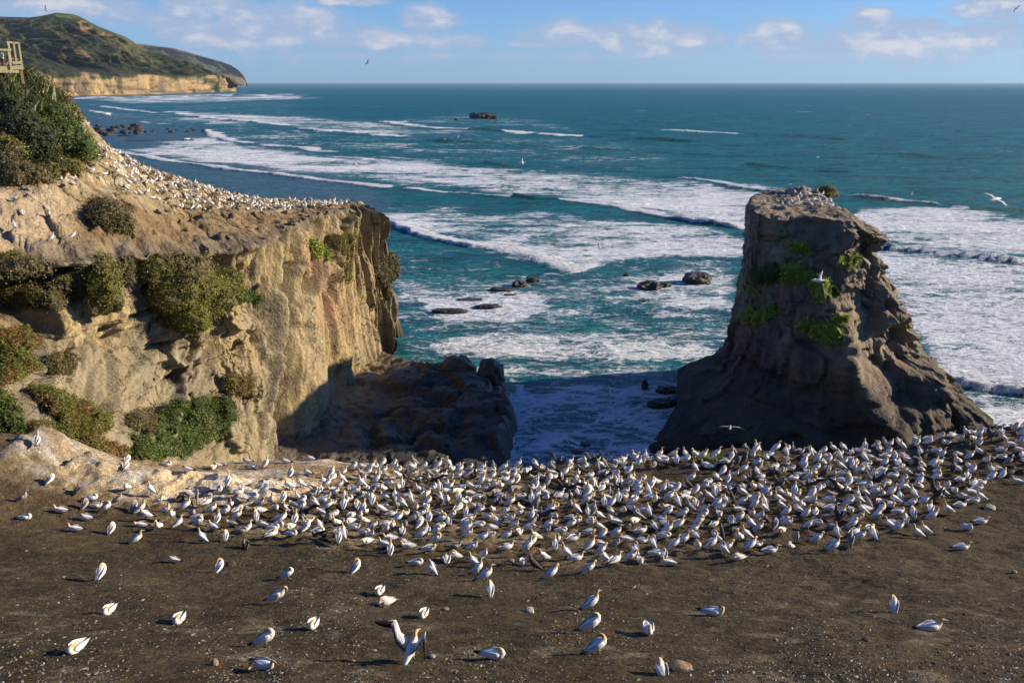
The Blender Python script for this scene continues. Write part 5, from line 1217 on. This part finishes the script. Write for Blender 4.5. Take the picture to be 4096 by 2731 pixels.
# panel, x, y (feet), pose, plumage, heading (0 right, 90 away, 180 left, 270 towards us), label
HAND = [
 (5,940,250,'tuck',W_,85,'gannet standing with its back to us alone on the left foreground'), (5,1595,105,'sleep',W_,170,'gannet lying with tucked head left of the dark angular stone'), (5,2025,190,'preen',W_,75,'gannet preening upright next to the dark angular stone'),
 (5,1003,583,'sleep',W_,262,'round sleeping gannet, middle one of three on the left foreground'), (5,1650,663,'sleep',W_,268,'sleeping gannet with raised white tail, rightmost of three at lower left'), (5,703,933,'sleep',W_,255,'sleeping gannet nearest the bottom left corner'),
 (6,300,262,'tuck',W_,5,'gannet standing with tucked head and dark tail to the left, left of centre'), (6,925,200,'preen',W_,60,'gannet twisting its neck to preen, standing alone above centre'), (6,205,482,'bend',W_,355,'gannet stooping to the right with a long shadow, left of centre'),
 (6,100,890,'tuck',W_,0,'plump gannet standing with hidden head at lower left centre'), (6,85,1090,'sit',W_,330,'gannet sitting with bill down in front of a tan stone, bottom left centre'), (6,525,713,'sleep',W_,262,'sleeping gannet with ruffled white tail, left of the flapping one'),
 (6,1138,400,'sleep',W_,258,'upper one of two sleeping gannets side by side at centre left'), (6,1188,507,'sleep',W_,215,'lower one of two sleeping gannets side by side at centre left'), (6,1540,612,'sleep',W_,255,'small sleeping gannet above the flapping gannet'),
 (6,1478,135,'sleep',W_,0,'gannet lying with dark tail to the left just below the colony'), (6,1615,215,'tuck',W_,130,'gannet standing with head hidden and dark tail right, below the colony'), (6,1750,103,'sleep',W_,95,'small white ball of a sleeping gannet below the colony'),
 (6,1825,90,'preen',W_,200,'gannet preening over the small sleeping ball'), (6,2000,145,'stand',W_,150,'gannet looking left with dark tail right at the colony edge'), (6,2040,225,'tall',W_,20,'gannet stretching its neck and bill to the right at the colony edge'),
 (6,2115,275,'stand',W_,12,'gannet with bill lowered to the right, just below the stretching one'), (6,2150,415,'tuck',W_,95,'gannet seen from behind below the bill lowered one'), (6,1435,1035,'flap',W_,60,'gannet flapping raised black and white wings at the bottom centre'),
 (6,2190,995,'sleep',W_,345,'sleeping gannet with brown tail left, right of the flapping one'), (6,1240,35,'stand',W_,90,'gannet seen from behind at the lower colony edge, dark wingtips spread low'),
 (7,365,262,'bend',W_,20,'gannet preening its breast at the lower colony edge'), (7,710,210,'bend',W_,12,'gannet bowing its yellow head on the dark slope below the colony'), (7,735,540,'stand',W_,20,'gannet looking down to the right, alone above the centre'),
 (7,738,748,'tuck',W_,8,'gannet with hidden head directly behind a preening one'), (7,790,945,'preen',W_,12,'large gannet preening its back at lower centre'), (7,1250,753,'sleep',W_,268,'gannet sleeping face on with wingtips up, right of centre'),
 (7,1440,135,'sit',W_,170,'gannet sitting facing left on the dark slope below the colony'), (7,1850,603,'sitpreen',W_,335,'gannet sitting and preening alone right of centre'), (7,1370,1130,'sleep',W_,95,'gannet resting with its back to us by the tan oblong stone'),
 (7,205,175,'stand',D_,150,'dark young gannet pointing its bill up left at the colony edge'), (7,100,130,'sleep',W_,265,'white ball of a sleeping gannet beside the dark young one'), (7,1325,45,'sit',W_,355,'gannet lying at the lower edge of the colony right of centre'),
 (7,1175,112,'sleep',W_,270,'small chick like ball under a bending gannet'), (7,1090,98,'bend',W_,0,'gannet bending over the small sleeping ball'), (7,845,105,'preen',W_,150,'gannet preening with dark wingtips to the right at the colony edge'), (7,2075,88,'sleep',W_,200,'fluffy white gannet resting with a broad shadow, right of centre'),
 (8,1145,565,'preen',W_,75,'gannet standing tall and preening on the right foreground'), (8,1490,735,'sit',W_,2,'gannet sitting with bill pointing right on the right foreground'),
 (4,1780,1187,'sit',W_,0,'gannet sitting facing right beyond the colony, on the dark slope'), (4,600,1200,'stand',W_,12,'gannet standing with a long thin shadow at the lower right colony edge'), (4,195,1195,'tuck',W_,215,'gannet ruffled and preening at the lower right colony edge'),
 (4,20,1215,'sit',W_,5,'gannet with bill right at the lower edge of the right colony'), (4,1825,1000,'sleep',W_,290,'gannet resting face on beyond the right end of the colony'), (4,1955,952,'sit',W_,0,'gannet sitting with dark wings beyond the right end of the colony'),
 (4,1370,1085,'stand',W_,160,'left one of two overlapping gannets with dark tails pointing right'), (4,1440,1050,'stand',W_,158,'right one of two overlapping gannets with dark tails pointing right'), (4,1110,995,'stand',W_,165,'gannet looking left with a long black tail at the right colony edge'), (4,965,1085,'preen',W_,100,'gannet preening seen from behind at the right colony edge'), (4,628,1062,'stand',W_,95,'gannet seen from behind just above the one with the thin shadow'),
 (4,445,1125,'bend',W_,0,'gannet leaning right with black wing edge at the right colony edge'), (4,1260,945,'tuck',W_,80,'gannet seen from behind beside a preening neighbour, right colony edge'), (4,1328,890,'preen',W_,80,'gannet preening upright behind the right colony edge'), (4,1505,918,'bend',W_,5,'gannet stooping right, second row of the right colony edge'),
 (4,1650,865,'stand',W_,170,'gannet stepping left with raised head at the right colony edge'), (4,1765,800,'sit',W_,8,'gannet sitting facing right above the stepping one'), (4,1890,760,'sleep',W_,0,'gannet lying with tucked head near the right end of the colony'), (4,1950,745,'stand',W_,160,'gannet standing with dark tail right near the right end of the colony'),
 (4,1785,718,'sleep',W_,190,'gannet sleeping near the right end of the colony'), (4,1430,775,'stand',W_,2,'gannet facing right with bill touching another bird'), (4,1555,722,'stand',W_,185,'gannet facing left with bill touching another bird'), (4,1590,690,'stand',W_,150,'gannet standing behind the pair touching bills'), (4,1640,635,'tuck',W_,260,'gannet facing us behind the pair touching bills'),
 (4,1710,660,'sleep',W_,265,'white ball of a sleeping gannet right of the bill touching pair'), (4,1260,645,'stand',W_,150,'gannet looking left amid the right part of the colony'), (4,2045,560,'stand',W_,12,'gannet with down curved neck near the right edge'), (4,1955,595,'sit',W_,10,'gannet sitting just left of the down curved one'), (4,1925,640,'sleep',W_,0,'gannet lying with tucked head below the sitting one near the right edge'), (4,2290,580,'sit',W_,150,'gannet sitting at the right edge of the picture'),
 (1,475,307,'tuck',W_,65,'hunched gannet with folded neck alone at the upper left'), (1,215,482,'stand',J_,2,'dark grey young gannet walking right at the left edge'), (1,715,388,'sit',D_,100,'dark winged gannet sitting with orange head at left'), (1,1088,495,'stand',J_,20,'young grey gannet with bill pointing right above the left group'), (1,790,535,'tuck',J_,80,'greyish young gannet standing hunched in the left group'),
 (1,560,572,'sit',W_,178,'white gannet sitting facing left, left of the group'), (1,240,640,'sleep',W_,0,'gannet lying with orange tucked head at the left edge'), (1,785,640,'sleep',W_,180,'gannet lying with head left in the left group'), (1,690,742,'sit',W_,178,'gannet sitting low facing left with black wing edge'), (1,890,528,'sit',W_,5,'orange headed gannet sitting with bill right in the left group'),
 (1,985,565,'tuck',W_,15,'white gannet standing with lowered head in the left group'), (1,1035,755,'tuck',W_,85,'gannet standing with its broad back to us in the left group'), (1,1265,855,'stand',W_,25,'upright gannet with long shadow, lowest of the left group'), (1,1465,742,'stand',W_,268,'gannet walking towards us below the left group'), (1,1645,705,'stand',W_,40,'gannet with raised bill right of the one walking towards us'),
 (1,1860,840,'stand',W_,150,'gannet with dark tail right below the left group'), (1,2080,822,'tuck',W_,100,'gannet standing with its back turned, below the left group'), (1,2255,892,'sleep',D_,110,'dark backed gannet lying at the lower edge of the left group'), (1,2280,755,'stand',W_,45,'slender gannet seen from behind at the end of the left group'), (1,1290,702,'sitpreen',W_,180,'gannet sitting and preening above the upright one'),
 (1,1240,555,'tuck',J_,85,'dark young gannet beside a tall white one'), (1,1300,575,'stand',W_,40,'tall white gannet beside a dark young one'), (1,2100,330,'tall',W_,85,'gannet standing tall on the white stained rock'), (1,1160,158,'sleep',W_,95,'gannet lying half hidden behind the white rock'), (1,1175,97,'sleep',W_,90,'tiny white gannet shape behind the white rock'),
 (1,1540,147,'sleep',W_,0,'gannet lying with dark tail left on the green rim'), (1,1720,192,'sleep',W_,170,'gannet lying with dark wing on the far ledge'), (1,1962,173,'sleep',W_,270,'ball shaped gannet of a pair on the far ledge'), (1,1998,152,'sleep',W_,175,'gannet lying behind its partner on the far ledge'), (1,2325,165,'sleep',W_,0,'gannet lying on the ledge under the cliff foot'), (1,2268,112,'sleep',W_,175,'gannet lying at the very rim of the far ledge'),
 (9,352,958,'tall',W_,95,'gannet standing alone on the highest left part of the ridge'),
 (2,95,160,'tall',W_,60,'gannet pointing its bill up on the pale ledge'), (2,262,80,'stand',W_,15,'gannet standing on the rim above a lying one'), (2,270,118,'sleep',W_,170,'gannet lying below the one on the rim'), (2,500,92,'sleep',W_,160,'gannet lying with dark wingtips right on the rim'), (2,325,252,'tall',W_,75,'upper of two gannets standing in line on the pale ledge'), (2,340,375,'tall',W_,95,'lower of two gannets standing in line on the pale ledge'),
 (2,475,218,'sleep',W_,150,'gannet lying with dark tail right on the pale ledge'), (2,805,235,'stand',W_,20,'gannet standing with long shadow on the pale ledge'), (2,1035,232,'stand',W_,15,'gannet leaning right on the pale ledge before the crowd'), (2,1175,218,'stand',W_,10,'gannet with black tail left near the rim before the crowd'), (2,795,298,'stand',W_,150,'gannet looking left at the upper left of the crowd'), (2,980,305,'stand',W_,30,'gannet standing at the upper left edge of the crowd'), (2,630,325,'stand',W_,150,'gannet with black tail right on the white rock slope'),
 (2,430,620,'flapwide',D_,95,'dark young gannet stretching wide wings at the left of the colony'), (3,265,765,'flapwide',D_,80,'dark young gannet spreading wings in the middle of the colony'), (3,510,512,'flapwide',D_,70,'dark young gannet with open wings in the upper middle of the colony'), (3,1925,905,'flapwide',D_,100,'black winged young gannet flapping at the right of centre'), (4,975,610,'flap',D_,80,'dark young gannet raising one wing in the right part of the colony'), (1,1820,480,'flapwide',J_,100,'grey speckled young gannet with spread wings in the left group'),
 (3,1228,205,'tall',W_,95,'gannet standing alone on the rim against the dark sea stack'), (3,1355,240,'stand',W_,170,'gannet standing near the rim with a neighbour lying behind'), (3,1400,222,'sleep',W_,0,'gannet lying behind its neighbour near the rim'), (3,1480,215,'sleep',W_,180,'gannet lying low near the rim before the stack'), (3,1575,213,'sleep',W_,0,'gannet resting on the rim left of the tufts'), (3,1960,235,'sit',W_,2,'gannet sitting right of the tufts on the rim'), (3,1680,303,'stand',W_,120,'gannet standing alone on the bare brown saddle'), (3,1780,262,'sit',W_,150,'left one of two sitting gannets on the brown saddle'), (3,1825,282,'sit',W_,0,'right one of two sitting gannets on the brown saddle'),
 (3,1835,1015,'stand',W_,20,'gannet standing upright at the lower colony edge right of centre'), (3,1975,1045,'bend',W_,5,'gannet bending over a fluffy resting one'), (3,2240,1000,'sit',W_,0,'orange headed gannet sitting at the lower colony edge right'), (3,720,1030,'stand',W_,30,'gannet standing at the lower middle of the colony'), (3,960,905,'stand',W_,5,'gannet with long black tail left in the lower middle'), (3,1430,880,'stand',W_,8,'gannet with raised yellow head in the middle right of the colony'),
 (3,1190,965,'sit',W_,0,'gannet sitting broad and low in the middle of the colony'), (3,1670,880,'bend',W_,2,'gannet bowing to the right in the middle right of the colony'), (3,500,1110,'stand',W_,150,'gannet looking left at the lower left middle of the colony'),
]
birds = []; taken = []
for (k, x, y, pose, kind, hd, lab) in HAND:
    u, v = pp(k, x, y); h, _ = hit(B_GND, u, v)
    if h is None: continue
    birds.append((h.copy(), pose, kind, hd, lab)); taken.append((h[0], h[1]))
rb = random.Random(11)
POSES = [('stand', 22), ('sit', 17), ('sleep', 18), ('preen', 12), ('bend', 9), ('tuck', 13), ('tall', 6), ('sitpreen', 8)]
def pick():
    t = rb.random() * sum(w for _, w in POSES)
    for p, w_ in POSES:
        t -= w_
        if t < 0: return p
    return 'stand'
PH = {'flapwide': 'spreading both wings', 'flap': 'raising its wings', 'stand': 'standing with head up', 'sit': 'sitting on its mound', 'sleep': 'sleeping with tucked head', 'preen': 'preening its back', 'bend': 'standing with bowed head', 'tuck': 'standing with head laid back', 'tall': 'standing with stretched neck', 'sitpreen': 'sitting and preening its side'}
PL = {'white': 'white gannet', 'juv': 'grey young gannet', 'dark': 'brown young gannet'}
def zone(u, v, w_):
    h = ['far left of colony', 'left of colony', 'left middle of colony', 'middle of colony', 'right middle of colony', 'right of colony', 'far right of colony'][min(6, int(max(0, u - 60) / 140))]
    return ('back rows, ' if w_ > .66 else ('mid rows, ' if w_ > .33 else 'front rows, ')) + h
def facing(h):
    h %= 360
    return 'facing right' if h < 45 or h >= 315 else ('facing away' if h < 135 else ('facing left' if h < 225 else 'facing us'))
for (x, y) in SITES:
    x += rb.uniform(-.08, .08); y += rb.uniform(-.08, .08)
    if any((x - a) ** 2 + (y - b) ** 2 < .26 for a, b in taken): continue
    h = B_GND.ray_cast(Vector((x, y, 80)), Vector((0, 0, -1)))[0]
    if h is None: continue
    u, v = proj(x, y, h[2])
    kd = 'white'; t = rb.random()
    if t < .11: kd = 'juv'
    elif t < .17: kd = 'dark'
    hd = rb.choice([0, 10, 350, 20, 340, 5, 60, 90, 110, 140, 160, 180, 200, 230, 270, 300, 30, 0, 15]) + rb.uniform(-12, 12)
    ps = pick()
    if kd != 'white' and rb.random() < .16: ps = rb.choice(('flapwide', 'flap')); kd = 'dark'
    birds.append((h.copy(), ps, kd, hd, None)); taken.append((x, y))
birds.sort(key=lambda b: (b[0] - CAMV).length)
print('birds on the headland', len(birds))
ind, rest = birds[:300], birds[300:]
GG = 'gannets resting on the near headland'
ys_ = sorted(b[0][1] for b in ind)
for i, (p, pose, kind, hd, lab) in enumerate(ind):
    o = bpy.data.objects.new('gannet', bmesh_for(pose, kind, i % 3 if i > 60 else i % 4)); C.objects.link(o)
    sc = rb.uniform(.76, .90) * (.97 if p[1] < 22 else 1.0)
    o.location = (p[0], p[1], p[2] - .012); o.rotation_euler = (rb.uniform(-.04, .04), 0, R(hd)); o.scale = (sc, sc * rb.uniform(.86, 1.0) * (rb.choice((1, -1)) if lab is None else 1), sc * rb.uniform(.95, 1.04))
    if lab is None:
        u, v = proj(p[0], p[1], p[2]); lab = f"{PL[kind]} {PH[pose]}, {facing(hd)}, {zone(u, v, (p[1] - 24) / 22)}"
    tag(o, lab, 'gannet', GG)
far = [(p, pose, kind, hd, .88) for p, pose, kind, hd, lab in rest]
def scatter(bvh, box, poly, spacing, n, zmin, seed):
    r = random.Random(seed); out = []; g = {}
    for _ in range(n):
        x = r.uniform(box[0], box[1]); y = r.uniform(box[2], box[3]); h, nn, _, _ = bvh.ray_cast(Vector((x, y, 90)), Vector((0, 0, -1)))
        if h is None or h[2] < zmin or nn.z < .5: continue
        u, v = proj(x, y, h[2])
        if not bool(inpoly(np.array([u]), np.array([v]), poly)[0]): continue
        sp = spacing * r.choice((1, 1, 1.25, 1.7)); k = (int(x // 1.5), int(y // 1.5))
        if any((a - x) ** 2 + (b - y) ** 2 < sp * sp for i in (-1, 0, 1) for j in (-1, 0, 1) for a, b in g.get((k[0]+i, k[1]+j), ())): continue
        g.setdefault(k, []).append((x, y)); t = r.random()
        pose = r.choice(['stand', 'stand', 'stand', 'tall', 'sit', 'sit', 'sleep', 'tuck', 'bend']); kd = 'white' if t < .78 else ('juv' if t < .9 else 'dark')
        out.append((h, pose, kd, r.uniform(0, 360), 1.12))
    return out
far += scatter(B_PEN, (-58, -18, 80, 156), [(104,148),(125,156),(148,169),(175,178),(205,187),(232,194),(262,199),(300,201),(348,201),(350,204),(318,208),(285,211),(262,213),(240,208),(205,211),(175,208),(150,201),(128,192),(112,184),(96,180),(75,186),(60,186),(62,178),(86,172),(98,160),(100,150)], .80, 26000, 20, 5)
far += scatter(B_PEN, (-62, -30, 62, 110), [(0,186),(40,190),(75,225),(80,243),(50,250),(0,232)], 2.2, 2500, 20, 6)
far += scatter(B_PEN, (-60, -20, 95, 140), [(78,105),(96,140),(104,148),(92,150),(84,140),(70,110)], 2.5, 2500, 20, 7)
far += scatter(B_STK, (28, 52, 110, 140), [(776,202),(800,191),(820,184),(832,190),(852,198),(850,206),(800,208),(780,207)], 1.15, 6000, 27, 8)
def flock():
    V = []; F_ = []; cc = []; n = 0; cache = {}
    for i, (p, pose, kind, hd, sc) in enumerate(far):
        k = (pose, kind)
        if k not in cache:
            me = bmesh_for(pose, kind, 0); v = np.array([q.co[:] for q in me.vertices]); c = np.array([q.color[:3] for q in me.color_attributes['Col'].data]); cache[k] = (v, [tuple(q.vertices) for q in me.polygons], c)
        v, f, c = cache[k]; a = R(hd); M = np.array([[math.cos(a), -math.sin(a), 0], [math.sin(a), math.cos(a), 0], [0, 0, 1]])
        V.append((v * sc * (1 + .06 * math.sin(i * 7.7))) @ M.T + np.array(p[:])); F_ += [tuple(q + n for q in fr) for fr in f]; cc.append(c); n += len(v)
    V = np.concatenate(V); me = bpy.data.meshes.new('gannet_flock'); me.from_pydata(V.tolist(), [], F_)
    a = me.color_attributes.new('Col', 'FLOAT_COLOR', 'POINT'); c4 = np.ones((len(V), 4), np.float32); c4[:, :3] = np.concatenate(cc); a.data.foreach_set('color', c4.ravel())
    me.polygons.foreach_set('use_smooth', np.full(len(me.polygons), True)); me.materials.append(M_FEATHER); me.update()
    tag(obj('gannet_flock', me), 'distant crowd of white gannets at the back of the colony, on the cliff top and on the stack', 'gannets', kind='stuff')
flock(); print('far birds', len(far))
FLY = [ # px u, v, apparent span px, pose, heading, pitch-roll, label
 (46,9.5,9,'flybank',200,35,'gannet in flight above the green headland top'), (367.5,63,10,'flybank',160,-40,'dark gannet in flight against the sky left of centre'), (1017,8,11,'flydown',190,30,'gannet in flight at the top right corner of the sky'),
 (108,114,12,'flydown',250,-22,'white gannet gliding over the bay left of the boulders'), (187,138.5,16,'flydown',60,-14,'white gannet gliding below the boulder line'), (458,137,6,'flyup',0,10,'small gannet over the breakers below the offshore rock'), (445,139,9,'flybank',170,10,'gannet skimming the green crest below the offshore rock'),
 (522,162,14,'flybank',10,42,'gannet banking steeply over open water near the centre'), (356,164,12,'fly',200,-28,'pale brownish gannet over the foam above the cliff corner'), (818,157,8,'flydown',180,-8,'small gannet low over the sea above the stack'), (912,194,9,'flybank',150,-30,'gannet gliding right of the stack top'),
 (996,199,37,'flydown',215,-24,'largest flying gannet, gliding over the sea at the right'), (730,427,33,'flydown',75,-3,'white gannet gliding away from us before the dark foot of the stack'), (818,280,34,'flyup',5,-35,'white gannet passing the shaded face of the stack with one wing up'), (586,250,14,'fly',10,-6,'gannet low over water, left one of two close together'),
 (600,248,14,'flyup',20,18,'gannet low over water, right one of two close together'), (549,248,7,'flyup',90,10,'dark gannet low over the wash left of the close two'), (967,216,8,'fly',190,5,'faint gannet over the foam right of the stack'), (83,88,6,'sit' if False else 'fly',180,0,'tiny white gannet before the pale far cliff'), (790,184,8,'flydown',180,0,'gannet about to land left of the stack top')]
for (u, v, spn, pose, hd, roll, lab) in FLY:
    D = 1.85 * 930 / spn; d = Vector(px2dir(u, v)).normalized(); o = bpy.data.objects.new('flying_gannet', bmesh_for(pose, 'white' if 'dark' not in lab else 'juv')); C.objects.link(o)
    o.location = CAMV + d * D
    o.rotation_euler = (Matrix.Rotation(R(hd), 4, 'Z') @ Matrix.Rotation(R(roll), 4, 'X') @ Matrix.Rotation(R(4), 4, 'Y')).to_euler(); tag(o, lab, 'gannet', 'gannets in flight')

# ================================================================== VIEWING PLATFORM AND VISITORS
def platform():
    base = Py(0, 68, 60); root = bpy.data.objects.new('viewing_platform', None); C.objects.link(root); root.location = (base[0] + .12, base[1], base[2]); root.rotation_euler[2] = R(32)
    tag(root, 'pale timber viewing platform with railings at the left edge above the flax', 'viewing platform')
    wd = (.62, .52, .30); dk = (.06, .05, .04); px = .0665
    def X_(u): return u * px
    def part(name, fn, col=wd):
        mb = MB(); fn(mb); me = mb.mesh(name, M_WOOD, smooth=False); return obj(name, me, root)
    part('deck_floor', lambda m: [m.box((-2.2 + i * .145 * 0 - .0, .35 + k * .148, .05), (5.9, .14, .045), None, tuple(v * (.85 + .25 * ((k * 37) % 10) / 10) for v in wd)) for i in (0,) for k in range(16)])
    part('fascia', lambda m: (m.box((-2.4, .2, -.04), (6.1, .06, .34), None, wd), m.box((-2.0, .1, -.2), (5.9, .07, .16), None, wd)))
    for i, u in enumerate((-46, -30, -14, -3, 9.5)):
        part('post', lambda m: m.bar((X_(u) - .1, .16, -.22), (X_(u) - .1, .16, 1.13), .12, .12, wd))
    part('top_rail', lambda m: m.bar((-4.2, .12, 1.16), (.68, .12, 1.12), .11, .13, wd))
    part('bottom_rail', lambda m: m.bar((-4.2, .15, .22), (.8, .15, .18), .05, .05, dk))
    def mesh_panel(m):
        for k in range(40): m.bar((-4.2 + k * .125, .17, .2), (-4.2 + k * .125, .17, 1.08), .008, .008, dk)
        for k in range(7): m.bar((-4.2, .172, .3 + k * .125), (.7, .172, .3 + k * .125), .008, .008, dk)
    
    # the raised end bay
    e = .42
    for u in (12.6, 17.2, 21.6): part('post', lambda m: m.bar((X_(u) - .2, .95, .08), (X_(u) - .2, .95, 1.62), .11, .11, wd))
    part('top_rail', lambda m: (m.bar((.58, .93, 1.62), (1.22, .93, 1.58), .07, .12, wd), m.bar((.62, .16, 1.14), (.60, .9, 1.62), .09, .07, wd)))
    part('bottom_rail', lambda m: m.bar((.6, .96, .6), (1.2, .96, .58), .05, .05, wd))
    part('deck_edge', lambda m: (m.box((.98, .95, .06), (.6, .5, .26), None, wd), m.box((.95, .8, .36), (.5, .06, .18), None, wd)))
    part('support_post', lambda m: m.bar((1.15, .9, .0), (1.15, .9, -.95), .16, .16, (.36, .24, .12)))
    part('support_post', lambda m: m.bar((-1.0, .6, -.1), (-1.0, .6, -1.8), .14, .14, (.30, .22, .12)))
    return base
def person(lab, loc, hgt, top, legs, rz, lean=0.0):
    mb = MB(); s = hgt / 1.7; sk = (.45, .28, .20); hair = (.04, .03, .025)
    def Lf(r, n=10, cols=None): mb.loft([(a * s, b * s, c * s, d * s, e * s) for a, b, c, d, e in r], n, cols=cols)
    l = lean
    Lf([(0,0,.80,.13,.10),(0,0,.92,.155,.115),(l*.3,0,1.08,.14,.10),(l*.7,0,1.25,.17,.12),(l*.9,0,1.38,.19,.11),(l,0,1.45,.09,.08),(l,0,1.50,.055,.055),(l+.01,0,1.54,.06,.065),(l+.02,0,1.60,.075,.09),(l+.02,0,1.66,.075,.09),(l,0,1.715,.045,.05)], 12, [legs,top,top,top,top,top,sk,sk,sk,hair,hair])
    for q in (1, -1):
        Lf([(0,q*.09,.86,.085,.09),(.01,q*.095,.5,.06,.065),(0,q*.10,.08,.045,.05)], 8, [legs]*3); Lf([(-.04,q*.10,.04,.045,.04),(.08,q*.11,.04,.05,.035),(.17,q*.115,.025,.03,.02)], 8, [(.03,.03,.03)]*3)
        Lf([(l*.9,q*.19,1.38,.05,.055),(l+.03,q*.26,1.12,.04,.045),(l+.20,q*.20,1.02,.033,.035)], 8, [top]*3); Lf([(l+.20,q*.20,1.02,.03,.03),(l+.27,q*.17,1.03,.035,.018),(l+.33,q*.15,1.03,.02,.012)], 6, [sk]*3)
    Lf([(l+.10,0,1.60,.012,.02),(l+.125,0,1.585,.010,.012)], 6, [sk]*2)
    o = obj('person', mb.mesh('person', M_CLOTH), loc=loc, rz=rz); tag(o, lab, 'person', 'visitors on the viewing platform'); return o
pb = platform()
person('person in a teal jacket behind the platform railing, cut by the left edge', (pb[0] - .85, pb[1] + .30, pb[2] + .075), 1.62, (.02, .22, .24), (.05, .06, .10), R(-70))
person('small person in a white top and red trousers behind the platform railing', (pb[0] - .05, pb[1] + .55, pb[2] + .075), 1.02, (.70, .68, .66), (.35, .05, .05), R(-100), .05)

# ================================================================== SEA AIR
def haze():
    mb = MB(); mb.box((0, 9000, 300), (60000, 24000, 616))
    m = bpy.data.materials.new('sea_air'); m.use_nodes = True; t = NT(m.node_tree)
    v = t.n('ShaderNodeVolumePrincipled', ins={'Color': (.62, .82, 1.0, 1), 'Density': HAZE, 'Anisotropy': .2})
    t.n('ShaderNodeOutputMaterial', ins={1: v.outputs[0]})
    me = bpy.data.meshes.new('haze'); me.from_pydata(mb.v, [], mb.f); me.materials.append(m); tag(obj('haze', me), 'thin pale sea air between the camera and the far headlands', 'haze', kind='stuff')
HAZE = 1.3e-5
haze()
